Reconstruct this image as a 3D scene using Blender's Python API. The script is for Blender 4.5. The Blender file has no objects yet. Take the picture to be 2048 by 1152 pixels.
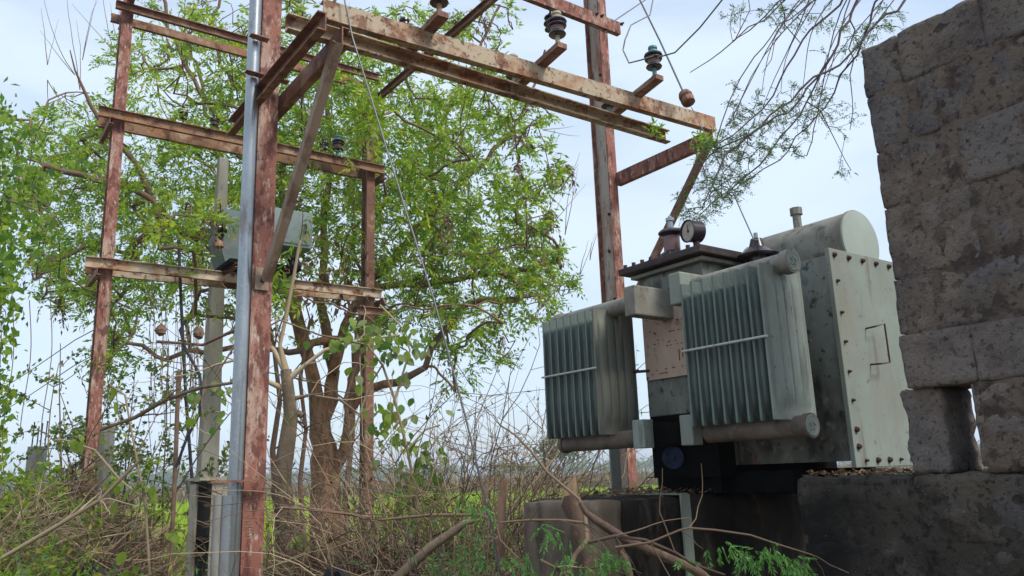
import bpy, math, random
import numpy as np
from math import radians, sin, cos, pi

S = bpy.context.scene
COL = S.collection
rnd = random.Random(7)
rng = np.random.default_rng(11)

# ------------------------------------------------------------------ camera
PITCH, ROLL, FPX, EYE = radians(13), radians(2), 1600.0, 1.6
fw = np.array([0, cos(PITCH), sin(PITCH)]); _u = np.array([0, -sin(PITCH), cos(PITCH)]); _r = np.array([1.0, 0, 0])
UP = _u * cos(ROLL) + _r * sin(ROLL); RT = _r * cos(ROLL) - _u * sin(ROLL)
CAM = np.array([0, 0, EYE])
from mathutils import Matrix, Vector
cam = bpy.data.cameras.new('camera'); camo = bpy.data.objects.new('camera', cam); COL.objects.link(camo)
cam.sensor_width = 36; cam.lens = FPX / 2048 * 36; cam.clip_start = 0.05; cam.clip_end = 5000
m = Matrix.Identity(4)
for i in range(3):
    m[i][0] = RT[i]; m[i][1] = UP[i]; m[i][2] = -fw[i]; m[i][3] = CAM[i]
camo.matrix_world = m
S.camera = camo

# ------------------------------------------------------------------ sky, sun, exposure
SUN_EL, SUN_AZ = radians(48), radians(125)      # azimuth clockwise from +Y (view direction): behind the camera, to the right
w = bpy.data.worlds.new("World"); S.world = w; w.use_nodes = True
nt = w.node_tree; nt.nodes.clear()
def N(nt, t, **k):
    n = nt.nodes.new(t)
    for a, b in k.items():
        if a.startswith('i_'): n.inputs[int(a[2:])].default_value = b
        else: setattr(n, a, b)
    return n
sky = N(nt, 'ShaderNodeTexSky', sky_type='NISHITA', sun_disc=False, sun_elevation=SUN_EL, sun_rotation=SUN_AZ,
        air_density=1.0, dust_density=2.0, ozone_density=1.5)
tc = N(nt, 'ShaderNodeTexCoord')
mp = N(nt, 'ShaderNodeMapping'); mp.inputs['Scale'].default_value = (1, 1, 2.6)
no = N(nt, 'ShaderNodeTexNoise'); no.inputs['Scale'].default_value = 2.3; no.inputs['Detail'].default_value = 6; no.inputs['Roughness'].default_value = 0.5
no.inputs['Distortion'].default_value = 0.35
cr = N(nt, 'ShaderNodeMapRange'); cr.inputs['From Min'].default_value = 0.32; cr.inputs['From Max'].default_value = 0.62
cr.inputs['To Min'].default_value = 0.55; cr.inputs['To Max'].default_value = 0.98; cr.interpolation_type = 'SMOOTHSTEP'
mx = N(nt, 'ShaderNodeMix', data_type='RGBA'); mx.inputs[7].default_value = (3.55, 4.2, 5.0, 1)
bg = N(nt, 'ShaderNodeBackground'); bg.inputs['Strength'].default_value = 0.1
wo = N(nt, 'ShaderNodeOutputWorld')
L = nt.links.new
L(tc.outputs['Generated'], mp.inputs[0]); L(mp.outputs[0], no.inputs['Vector']); L(no.outputs['Fac'], cr.inputs['Value'])
L(cr.outputs[0], mx.inputs[0]); L(sky.outputs[0], mx.inputs[6]); L(mx.outputs[2], bg.inputs[0]); L(bg.outputs[0], wo.inputs[0])
sl = bpy.data.lights.new('sun', 'SUN'); sl.energy = 1.5; sl.angle = radians(16); sl.color = (1, 0.96, 0.9)
so = bpy.data.objects.new('sun', sl); COL.objects.link(so)
tosun = Vector((sin(SUN_AZ) * cos(SUN_EL), cos(SUN_AZ) * cos(SUN_EL), sin(SUN_EL)))
so.rotation_euler = tosun.to_track_quat('Z', 'Y').to_euler()
so.location = (6, -6, 12)
S.view_settings.view_transform = 'Standard'; S.view_settings.look = 'None'
S.view_settings.exposure = 1.18; S.view_settings.gamma = 1; S.view_settings.use_curve_mapping = False
S.render.engine = 'CYCLES'
S.cycles.max_bounces = 8; S.cycles.transparent_max_bounces = 8

# ------------------------------------------------------------------ frames of reference
D1 = np.array([sin(radians(54)), cos(radians(54)), 0.0])      # along the yard structure
D2 = np.array([-D1[1], D1[0], 0.0])                           # away from the camera, to the left
def W(a, b, z): return D1 * a + D2 * b + np.array([0, 0, z])
def ray(u, v): return fw + RT * (u - 1024) / FPX - UP * (v - 576) / FPX
def P(u, v, Y):
    d = ray(u, v); return CAM + d * Y / d[1]
def PG(u, Y, z=0.0):
    d = ray(u, 940); q = CAM + d * Y / d[1]; q[2] = z; return q

# ------------------------------------------------------------------ materials
def mat(name, base, layers=(), rough=0.8, metal=0.0, bump=0.3, bscale=60, spec=0.3, bdist=0.004, trans=None, island=None, coat=0):
    """layers: (colour, noise scale, lo, hi, (sx,sy,sz), strength)"""
    M = bpy.data.materials.new(name); M.use_nodes = True; t = M.node_tree; t.nodes.clear(); L = t.links.new
    out = N(t, 'ShaderNodeOutputMaterial'); b = N(t, 'ShaderNodeBsdfPrincipled')
    b.inputs['Roughness'].default_value = rough; b.inputs['Metallic'].default_value = metal
    b.inputs['Specular IOR Level'].default_value = spec
    if coat: b.inputs['Coat Weight'].default_value = coat; b.inputs['Coat Roughness'].default_value = 0.15
    tcn = N(t, 'ShaderNodeTexCoord')
    cur = None
    rgb = N(t, 'ShaderNodeRGB'); rgb.outputs[0].default_value = (*base, 1); cur = rgb.outputs[0]
    if island:
        g = N(t, 'ShaderNodeNewGeometry'); r = N(t, 'ShaderNodeValToRGB'); r.color_ramp.interpolation = 'LINEAR'
        while len(r.color_ramp.elements) < len(island): r.color_ramp.elements.new(0.5)
        for e, (pos, c) in zip(r.color_ramp.elements, island): e.position = pos; e.color = (*c, 1)
        L(g.outputs['Random Per Island'], r.inputs[0]); cur = r.outputs[0]
    for i, (c, sc, lo, hi, st, fac) in enumerate(layers):
        mp = N(t, 'ShaderNodeMapping'); mp.inputs['Scale'].default_value = st; mp.inputs['Location'].default_value = (i * 3.7 + len(name), i * 1.3, i * 5.1)
        n = N(t, 'ShaderNodeTexNoise'); n.inputs['Scale'].default_value = sc; n.inputs['Detail'].default_value = 8; n.inputs['Roughness'].default_value = 0.62
        mr = N(t, 'ShaderNodeMapRange'); mr.inputs['From Min'].default_value = lo; mr.inputs['From Max'].default_value = hi
        mr.inputs['To Max'].default_value = fac
        x = N(t, 'ShaderNodeMix', data_type='RGBA'); x.inputs[7].default_value = (*c, 1)
        L(tcn.outputs['Object'], mp.inputs[0]); L(mp.outputs[0], n.inputs['Vector']); L(n.outputs['Fac'], mr.inputs['Value'])
        L(mr.outputs[0], x.inputs[0]); L(cur, x.inputs[6]); cur = x.outputs[2]
    L(cur, b.inputs['Base Color'])
    if bump:
        n = N(t, 'ShaderNodeTexNoise'); n.inputs['Scale'].default_value = bscale; n.inputs['Detail'].default_value = 6; n.inputs['Roughness'].default_value = 0.65
        bp = N(t, 'ShaderNodeBump'); bp.inputs['Strength'].default_value = bump; bp.inputs['Distance'].default_value = bdist
        L(tcn.outputs['Object'], n.inputs['Vector']); L(n.outputs['Fac'], bp.inputs['Height']); L(bp.outputs[0], b.inputs['Normal'])
    if trans:
        tr = N(t, 'ShaderNodeBsdfTranslucent'); ms = N(t, 'ShaderNodeMixShader'); ms.inputs[0].default_value = trans[0]
        x = N(t, 'ShaderNodeMix', data_type='RGBA', blend_type='MULTIPLY'); x.inputs[0].default_value = 1; x.inputs[7].default_value = (*trans[1], 1)
        L(cur, x.inputs[6]); L(x.outputs[2], tr.inputs[0]); L(b.outputs[0], ms.inputs[1]); L(tr.outputs[0], ms.inputs[2]); L(ms.outputs[0], out.inputs[0])
    else:
        L(b.outputs[0], out.inputs[0])
    return M
I3 = (1, 1, 1)
RUST = (0.16, 0.055, 0.025); DRUST = (0.07, 0.025, 0.015); ORUST = (0.30, 0.12, 0.045)
M = {}
M['beam'] = mat('weathered cream paint over rust', (0.40, 0.32, 0.225), [(ORUST, 4, .50, .60, I3, .75), (RUST, 9, .52, .60, (1, 1, 1), .8), (DRUST, 34, .56, .64, I3, .9), (DRUST, 3, .58, .66, I3, .6)], rough=.8, bump=.4)
M['beam2'] = mat('rusted brown paint', (0.26, 0.15, 0.09), [(ORUST, 4, .5, .64, I3, .7), (DRUST, 8, .50, .62, I3, .8), ((.42, .33, .23), 6, .56, .66, I3, .7), (DRUST, 40, .58, .66, I3, .8)], rough=.8, bump=.35)
M['rail_light'] = mat('pale paint with long rust scabs', (0.50, 0.41, 0.30), [(ORUST, 3.2, .46, .60, (1, 1, 1.5), .7), (RUST, 3.2, .54, .58, (1, 1, 1), .95), (DRUST, 12, .56, .64, I3, .7)], rough=.8)
M['post_red'] = mat('red oxide paint worn', (0.26, 0.105, 0.075), [((.44, .33, .26), 6, .50, .62, (1, 1, .3), .8), ((.11, .04, .03), 16, .50, .58, (1, 1, .5), .85), ((.50, .43, .36), 40, .57, .66, (1, 1, .3), .7), ((.07, .035, .03), 60, .58, .64, (1, 1, .6), .8)], rough=.8, bump=.4)
M['post_web'] = mat('flaking pale paint on web', (0.42, 0.37, 0.31), [((.27, .11, .06), 6, .47, .60, (1, 1, .2), .85), ((.14, .07, .045), 18, .56, .66, (1, 1, .35), .8), ((.08, .05, .04), 50, .60, .68, I3, .8)], rough=.8, bump=.4)
M['bracket'] = mat('brown oxide steel', (0.19, 0.088, 0.056), [((.38, .25, .17), 6, .50, .62, I3, .7), ((.06, .025, .02), 18, .54, .64, I3, .7)], rough=.75)
M['strut'] = mat('dull tan strut', (0.31, 0.225, 0.16), [((.14, .075, .045), 8, .48, .62, (1, 1, .4), .75), ((.46, .38, .30), 30, .58, .68, (1, 1, .4), .5)], rough=.8)
M['galv'] = mat('galvanised pipe', (0.36, 0.385, 0.40), [((.22, .24, .25), 8, .4, .62, (1, 1, .3), .6), ((.46, .48, .49), 60, .5, .7, I3, .4), ((.16, .12, .09), 6, .64, .72, (1, 1, .3), .7)], rough=.32, metal=.8, bump=.08)
M['tank'] = mat('grey green paint stained', (0.19, 0.205, 0.175), [((.10, .098, .08), 4, .42, .58, (1, 1, .6), .85), ((.028, .026, .023), 5, .50, .60, (1, 1, .6), .9), ((.30, .31, .27), 30, .58, .68, I3, .4), ((.13, .035, .02), 4.2, .585, .64, (1, 1, .7), .85), ((.03, .02, .018), 26, .58, .64, I3, .8)], rough=.6, bump=.2)
M['cover'] = mat('pale green cover paint', (0.235, 0.272, 0.235), [((.19, .215, .175), 3, .4, .60, I3, .75), ((.15, .15, .115), 9, .54, .70, (1, 1, .25), .65), ((.08, .055, .04), 45, .62, .70, I3, .85), ((.20, .18, .135), 2.2, .50, .64, (1, 1, .5), .6), ((.13, .085, .055), 26, .60, .70, (1, 1, .06), .6)], rough=.55, bump=.12, bscale=12, bdist=.004)
M['cap'] = mat('pale drum end paint', (0.30, 0.345, 0.30), [((.25, .28, .23), 5, .4, .62, I3, .7), ((.15, .15, .12), 30, .62, .72, I3, .5)], rough=.5, bump=.05)
M['fin'] = mat('blue green radiator paint', (0.14, 0.185, 0.168), [((.085, .105, .092), 5, .42, .60, (1, 1, .4), .75), ((.23, .265, .235), 14, .56, .68, (1, 1, .2), .5), ((.06, .045, .035), 14, .54, .66, (1, 1, .3), .75)], rough=.5, bump=.1)
M['fin_end'] = mat('chalky radiator paint', (0.225, 0.255, 0.225), [((.15, .165, .135), 6, .42, .62, (1, 1, .3), .75), ((.10, .10, .08), 16, .54, .68, (1, 1, .3), .75), ((.05, .04, .03), 55, .62, .72, I3, .8)], rough=.6, bump=.12)
M['fin_dark'] = mat('grimy radiator paint', (0.15, 0.155, 0.125), [((.08, .08, .065), 6, .42, .62, (1, 1, .3), .7), ((.20, .20, .165), 12, .56, .7, (1, 1, .3), .5)], rough=.6, bump=.12)
M['header'] = mat('dusty header pipe paint', (0.225, 0.22, 0.185), [((.14, .125, .10), 9, .44, .62, I3, .7), ((.07, .06, .05), 20, .54, .66, I3, .8), ((.16, .11, .085), 12, .58, .7, I3, .5), ((.30, .30, .26), 40, .60, .70, I3, .5)], rough=.7, bump=.2)
M['header_low'] = mat('brown stained header pipe', (0.16, 0.125, 0.10), [((.06, .05, .04), 9, .44, .62, I3, .8), ((.26, .22, .18), 14, .6, .7, I3, .5)], rough=.6, bump=.15)
M['rod'] = mat('tie rod grey', (0.42, 0.44, 0.42), [((.22, .2, .17), 30, .5, .65, I3, .6)], rough=.5, metal=.2)
M['lid'] = mat('dark brown rusted lid', (0.040, 0.027, 0.026), [((.085, .06, .05), 12, .5, .66, I3, .7), ((.014, .011, .011), 7, .5, .64, I3, .7)], rough=.65, bump=.35)
M['oil'] = mat('oil soaked steel', (0.004, 0.004, 0.004), [((.012, .011, .010), 6, .5, .7, I3, .7)], rough=.85, bump=.15, spec=.08)  # near black: oil stain with the shade under the radiators painted in
M['plate'] = mat('weathered name plate', (0.42, 0.30, 0.235), [((.48, .37, .29), 8, .45, .65, (1, 1, .6), .6), ((.20, .12, .085), 30, .58, .68, (1, 1, .7), .7), ((.09, .05, .04), 16, .66, .7, I3, .85)], rough=.6, bump=.1)
M['ink'] = mat('faded engraving', (0.12, 0.06, 0.05), rough=.7, bump=0)
M['porc'] = mat('dark brown glaze', (0.024, 0.014, 0.018), [((.06, .04, .04), 12, .5, .7, I3, .5)], rough=.25, bump=.03, spec=.5)
M['porc_red'] = mat('pinkish brown glaze', (0.16, 0.085, 0.08), [((.09, .05, .05), 12, .5, .7, I3, .5)], rough=.35, bump=.03, spec=.5)
M['teal'] = mat('teal painted fitting', (0.10, 0.24, 0.26), [((.05, .12, .13), 20, .5, .65, I3, .6)], rough=.5)
M['cream'] = mat('cream painted fitting', (0.38, 0.35, 0.25), [((.2, .17, .12), 20, .5, .65, I3, .6)], rough=.6)
M['bolt'] = mat('rusty bolt', (0.065, 0.036, 0.03), rough=.75, bump=.2)
M['black'] = mat('black rubber', (0.018, 0.018, 0.02), rough=.6, bump=.1)
M['blue'] = mat('blue painted valve', (0.022, 0.034, 0.078), [((.010, .013, .028), 20, .45, .65, I3, .8)], rough=.7, bump=.1, spec=.15)
M['dial'] = mat('yellowed dial face', (0.38, 0.34, 0.28), [((.2, .17, .13), 30, .5, .65, I3, .6)], rough=.4, bump=0)
M['wire'] = mat('dull grey wire', (0.16, 0.16, 0.165), rough=.5, metal=.4, bump=.1)
M['wire_dark'] = mat('dark cable', (0.03, 0.03, 0.035), rough=.6, bump=.1)
M['block'] = mat('weathered concrete block', (0.215, 0.182, 0.160), [((.120, .126, .150), 4, .44, .66, I3, .75), ((.24, .18, .11), 3, .44, .70, I3, .7), ((.085, .064, .060), 6, .46, .72, I3, .85), ((.035, .028, .028), 70, .54, .66, I3, .8), ((.38, .36, .34), 120, .61, .72, I3, .75), ((.06, .045, .04), 26, .56, .72, I3, .7), ((.25, .22, .19), 34, .56, .72, I3, .5)], rough=.97, bump=1.0, bscale=110, bdist=.012, spec=.15)
M['mortar'] = mat('crumbling mortar', (0.16, 0.125, 0.10), [((.085, .065, .058), 4, .50, .62, I3, .7), ((.22, .17, .12), 20, .55, .68, I3, .6), ((.03, .025, .025), 60, .54, .64, I3, .8), ((.055, .04, .038), 12, .54, .62, I3, .8)], rough=.97, bump=1.0, bscale=60, bdist=.014, spec=.15)
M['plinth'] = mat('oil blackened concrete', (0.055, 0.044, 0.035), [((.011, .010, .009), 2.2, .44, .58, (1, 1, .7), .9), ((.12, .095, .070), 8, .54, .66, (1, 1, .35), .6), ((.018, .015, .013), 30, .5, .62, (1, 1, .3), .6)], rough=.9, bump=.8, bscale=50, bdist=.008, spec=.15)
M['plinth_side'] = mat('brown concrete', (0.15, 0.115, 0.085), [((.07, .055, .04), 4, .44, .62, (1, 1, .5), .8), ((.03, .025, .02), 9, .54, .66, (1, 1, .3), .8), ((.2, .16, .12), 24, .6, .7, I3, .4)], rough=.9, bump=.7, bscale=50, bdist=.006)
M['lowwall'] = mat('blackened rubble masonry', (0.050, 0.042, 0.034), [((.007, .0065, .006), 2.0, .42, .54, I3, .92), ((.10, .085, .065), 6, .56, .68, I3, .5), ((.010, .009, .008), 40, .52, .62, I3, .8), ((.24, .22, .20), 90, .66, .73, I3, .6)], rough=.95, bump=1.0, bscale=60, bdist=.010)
M['stone'] = mat('grey rubble stone', (0.100, 0.085, 0.070), [((.080, .086, .105), 4, .44, .66, I3, .8), ((.15, .12, .085), 4, .46, .70, I3, .6), ((.024, .020, .018), 3.2, .46, .62, I3, .9), ((.018, .015, .015), 60, .52, .64, I3, .8), ((.28, .26, .24), 110, .62, .72, I3, .7), ((.17, .15, .125), 30, .56, .72, I3, .5)], rough=.97, bump=1.0, bscale=90, bdist=.012, spec=.15)
M['pole'] = mat('concrete pole', (0.33, 0.31, 0.25), [((.22, .205, .16), 5, .42, .62, (1, 1, .3), .7), ((.13, .12, .095), 14, .6, .7, (1, 1, .3), .6)], rough=.9, bump=.3)
M['concrete_far'] = mat('grey concrete', (0.24, 0.235, 0.21), [((.13, .13, .11), 5, .45, .62, (1, 1, .4), .8)], rough=.9, bump=.3)
M['boxpaint'] = mat('stained white box paint', (0.42, 0.37, 0.29), [((.25, .17, .10), 5, .48, .64, (1, 1, .4), .7), ((.10, .07, .05), 12, .58, .68, I3, .6)], rough=.7)
M['bark'] = mat('reddish brown bark', (0.25, 0.14, 0.08), [((.40, .20, .09), 4, .46, .60, (1, 1, .5), .7), ((.10, .06, .04), 16, .48, .6, (1, 1, .3), .8), ((.22, .21, .10), 5, .58, .68, I3, .5)], rough=.9, bump=.8, bscale=30, bdist=.015)
M['bark_dark'] = mat('brown branch bark', (0.17, 0.105, 0.072), [((.26, .17, .11), 12, .5, .65, I3, .6)], rough=.9, bump=.3)
M['bark_grey'] = mat('greyish tan bark', (0.20, 0.148, 0.098), [((.10, .07, .048), 10, .46, .60, (1, 1, .4), .75), ((.28, .22, .15), 20, .58, .68, I3, .5), ((.12, .13, .05), 5, .56, .64, I3, .5)], rough=.9, bump=.7, bscale=30, bdist=.01)
M['twig'] = mat('dry brown twigs', (0.135, 0.095, 0.075), rough=.9, bump=0, island=[(0, (.08, .052, .04)), (.35, (.15, .10, .065)), (.7, (.26, .18, .11)), (1, (.42, .32, .20))])
M['twig_pale'] = mat('pale dead stems', (0.3, 0.24, 0.17), rough=.9, bump=0, island=[(0, (.20, .14, .085)), (.6, (.34, .26, .16)), (1, (.50, .41, .27))])
M['twig_red'] = mat('mauve thorn twigs', (0.09, 0.06, 0.06), rough=.8, bump=0, island=[(0, (.05, .035, .045)), (1, (.13, .09, .085))])
def leafm(name, ramp, t=.45, tcol=(1.7, 1.85, .8), rough=.45, layers=()): return mat(name, (0, 0, 0), layers, rough=rough, bump=0, island=ramp, trans=(t, tcol), spec=.35)
M['leaf'] = leafm('neem leaves', [(0, (.075, .13, .03)), (.35, (.15, .26, .03)), (.7, (.23, .36, .035)), (.88, (.38, .43, .035)), (1, (.42, .26, .06))], t=.52, layers=[((.38, .42, .03), .9, .52, .62, I3, .6), ((.05, .10, .035), 1.6, .55, .63, I3, .6), ((.24, .18, .07), 2.3, .60, .68, I3, .6)])
M['leaf_dark'] = leafm('dark leaves', [(0, (.05, .085, .03)), (.6, (.10, .155, .035)), (.9, (.2, .24, .04)), (1, (.26, .19, .06))])
M['leaf_yel'] = leafm('yellow green leaves', [(0, (.10, .19, .02)), (.5, (.18, .28, .03)), (1, (.32, .36, .035))])
M['leaf_dry'] = leafm('dead brown leaves', [(0, (.09, .05, .03)), (.6, (.18, .11, .06)), (1, (.28, .20, .12))], t=.25, tcol=(1, 1, 1))
M['leaf_acacia'] = leafm('grey green leaflets', [(0, (.045, .075, .05)), (.7, (.08, .13, .06)), (1, (.14, .2, .06))])
M['leaf_fresh'] = leafm('fresh green leaflets', [(0, (.06, .16, .05)), (1, (.13, .28, .08))])
M['grass'] = leafm('crop blades', [(0, (.20, .31, .02)), (1, (.36, .45, .03))])
M['straw'] = leafm('dry grass blades', [(0, (.14, .10, .055)), (.6, (.25, .19, .11)), (1, (.34, .28, .17))], t=.2, tcol=(1, 1, 1))

# ------------------------------------------------------------------ mesh builders
class MB:
    def __init__(s): s.v = []; s.f = []
    def add(s, vs, fs):
        k = len(s.v); s.v += [tuple(map(float, p)) for p in vs]; s.f += [tuple(i + k for i in f) for f in fs]; return s
    def box(s, a0, a1, b0, b1, z0, z1, J=0):
        vs = [W(a, b, z) for a in (a0, a1) for b in (b0, b1) for z in (z0, z1)]
        if J: vs = [p + np.array([rnd.uniform(-J, J) for _ in range(3)]) for p in vs]
        return s.add(vs, [(0, 1, 3, 2), (4, 6, 7, 5), (0, 4, 5, 1), (2, 3, 7, 6), (0, 2, 6, 4), (1, 5, 7, 3)])
    def tube(s, pts, r, n=8, cap=True, taper=None):
        pts = [np.array(p, float) for p in pts]
        rs = r if hasattr(r, '__len__') else [r] * len(pts)
        prev = None; rings = []
        for i, p in enumerate(pts):
            t = pts[min(i + 1, len(pts) - 1)] - pts[max(i - 1, 0)]
            t = t / (np.linalg.norm(t) + 1e-9)
            if prev is None:
                x = np.cross(t, [0, 0, 1.0]) if abs(t[2]) < .95 else np.cross(t, [1.0, 0, 0])
            else: x = prev - t * (prev @ t)
            x /= np.linalg.norm(x) + 1e-9; prev = x; y = np.cross(t, x)
            rings.append([p + rs[i] * (x * cos(2 * pi * k / n) + y * sin(2 * pi * k / n)) for k in range(n)])
        vs = [q for rg in rings for q in rg]
        fs = [(i * n + k, i * n + (k + 1) % n, (i + 1) * n + (k + 1) % n, (i + 1) * n + k) for i in range(len(pts) - 1) for k in range(n)]
        if cap: fs += [tuple(range(n))[::-1], tuple((len(pts) - 1) * n + k for k in range(n))]
        return s.add(vs, fs)
    def lathe(s, base, axis, prof, n=20):
        base = np.array(base, float); t = np.array(axis, float); t /= np.linalg.norm(t)
        x = np.cross(t, [0, 0, 1.0]) if abs(t[2]) < .95 else np.cross(t, [1.0, 0, 0]); x /= np.linalg.norm(x); y = np.cross(t, x)
        vs = [base + t * h + r * (x * cos(2 * pi * k / n) + y * sin(2 * pi * k / n)) for h, r in prof for k in range(n)]
        fs = [(i * n + k, i * n + (k + 1) % n, (i + 1) * n + (k + 1) % n, (i + 1) * n + k) for i in range(len(prof) - 1) for k in range(n)]
        fs += [tuple(range(n))[::-1], tuple((len(prof) - 1) * n + k for k in range(n))]
        return s.add(vs, fs)
    def sweep(s, p0, p1, prof, xdir, ydir):
        """extrude a closed 2D profile (x,y) from p0 to p1"""
        n = len(prof); xdir = np.array(xdir); ydir = np.array(ydir)
        vs = [np.array(p) + xdir * x + ydir * y for p in (p0, p1) for x, y in prof]
        fs = [(k, (k + 1) % n, n + (k + 1) % n, n + k) for k in range(n)] + [tuple(range(n))[::-1], tuple(range(n, 2 * n))]
        return s.add(vs, fs)
def I_prof(w, h, tf=.010, tw=.008):
    return [(-w/2, -h/2), (w/2, -h/2), (w/2, -h/2+tf), (tw/2, -h/2+tf), (tw/2, h/2-tf), (w/2, h/2-tf), (w/2, h/2), (-w/2, h/2), (-w/2, h/2-tf), (-tw/2, h/2-tf), (-tw/2, -h/2+tf), (-w/2, -h/2+tf)]
def C_prof(w, h, t=.008):      # open towards +x
    return [(0, -h/2), (w, -h/2), (w, -h/2+t), (t, -h/2+t), (t, h/2-t), (w, h/2-t), (w, h/2), (0, h/2)]
def L_prof(w, t=.007): return [(0, 0), (w, 0), (w, t), (t, t), (t, w), (0, w)]

def mesh_np(name, V, F):
    me = bpy.data.meshes.new(name); k = F.shape[1]
    me.vertices.add(len(V)); me.vertices.foreach_set('co', V.astype(np.float32).ravel())
    me.loops.add(F.size); me.loops.foreach_set('vertex_index', F.astype(np.int32).ravel())
    me.polygons.add(len(F)); me.polygons.foreach_set('loop_start', np.arange(0, F.size, k, dtype=np.int32))
    me.update(calc_edges=True); return me
def wloc(o):
    p = np.zeros(3)
    while o is not None: p += np.array(o.location); o = o.parent
    return p
def obj(name, mb, m, parent=None, loc=None, smooth=False, label=None, bevel=0):
    if isinstance(mb, MB):
        V = np.array(mb.v); me = bpy.data.meshes.new(name)
        base = wloc(parent) if parent is not None else np.zeros(3)
        l = np.array(loc) - base if loc is not None else (np.zeros(3) if parent is not None else np.array([V[:, 0].mean(), V[:, 1].mean(), V[:, 2].min()]))
        V = V - base - l
        me.from_pydata([tuple(p) for p in V], [], mb.f)
    else:
        V, F = mb; base = wloc(parent) if parent is not None else np.zeros(3)
        l = np.zeros(3) if parent is not None else np.array([V[:, 0].mean(), V[:, 1].mean(), V[:, 2].min()])
        me = mesh_np(name, V - base - l, F)
    o = bpy.data.objects.new(name, me); COL.objects.link(o); o.location = tuple(l)
    if parent is not None: o.parent = parent
    me.materials.append(M[m] if isinstance(m, str) else m)
    if smooth: me.polygons.foreach_set('use_smooth', [True] * len(me.polygons))
    if label: o['label'] = label
    if bevel:
        b = o.modifiers.new('bevel', 'BEVEL'); b.width = bevel; b.segments = 2; b.limit_method = 'ANGLE'; b.angle_limit = radians(40)
    return o
def smooth_by_angle(o, ang=35):
    me = o.data; me.polygons.foreach_set('use_smooth', [True] * len(me.polygons))
    try: me.set_sharp_from_angle(angle=radians(ang))
    except Exception: pass
    return o
def thing(name, loc, label, cat, group=None):
    o = bpy.data.objects.new(name, None); COL.objects.link(o); o.location = tuple(map(float, loc)); o.empty_display_size = .2
    return tag(o, label, cat, group)
def tag(o, label, cat, group=None):
    o['label'] = label; o['category'] = cat
    if group: o['group'] = group
    return o
def copy_tree(o, loc=None, parent=None):
    c = o.copy(); COL.objects.link(c)
    if parent is not None: c.parent = parent
    for ch in list(o.children): copy_tree(ch, None, c)
    if loc is not None: c.location = tuple(map(float, loc))
    return c
def stuff(o): o['kind'] = 'stuff'; return o
def struct(o): o['kind'] = 'structure'; return o

# ------------------------------------------------------------------ plant builders
def nrm(v): return v / (np.linalg.norm(v, axis=-1, keepdims=True) + 1e-9)
def leaves(C, D, length, width, flat=0.0):
    """diamond leaves: C bases (n,3), D directions (n,3)"""
    n = len(C); D = nrm(D); R = rng.normal(size=(n, 3)); R[:, 2] += flat * 2
    Sd = nrm(np.cross(D, nrm(R))); Nn = np.cross(Sd, D)
    sz = rng.uniform(.55, 1.3, (n, 1)); Ln = length * sz * rng.uniform(.85, 1.15, (n, 1)); Wd = width * sz * rng.uniform(.8, 1.2, (n, 1))
    V = np.stack([C, C + D * Ln * .45 + Sd * Wd * .5 + Nn * Wd * .12, C + D * Ln, C + D * Ln * .45 - Sd * Wd * .5 + Nn * Wd * .12], 1).reshape(-1, 3)
    return V, np.arange(4 * n).reshape(n, 4)
def pinnate(B, D, L, pairs, ll, lw, droop=.35, ang=.9):
    """compound leaves: base B, direction D (n,3)"""
    n = len(B); D = nrm(D); up = np.array([0, 0, 1.0]); Sd = nrm(np.cross(D, nrm(up + rng.normal(size=(n, 3)) * .7)))
    Ls = L * rng.uniform(.6, 1.15, (n, 1)); Cs = []; Ds = []
    for k in range(pairs + 1):
        t = .2 + .8 * k / pairs
        pos = B + D * Ls * t - up * (droop * Ls * t * t)
        ax = nrm(D - up * (2 * droop * t))
        if k == pairs: Cs.append(pos); Ds.append(ax); continue
        for s in (-1, 1):
            Cs.append(pos); Ds.append(ax * cos(ang) + s * Sd * sin(ang) - up * .25 + rng.normal(size=(n, 3)) * .12)
    return leaves(np.concatenate(Cs), np.concatenate(Ds), ll, lw)
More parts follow.
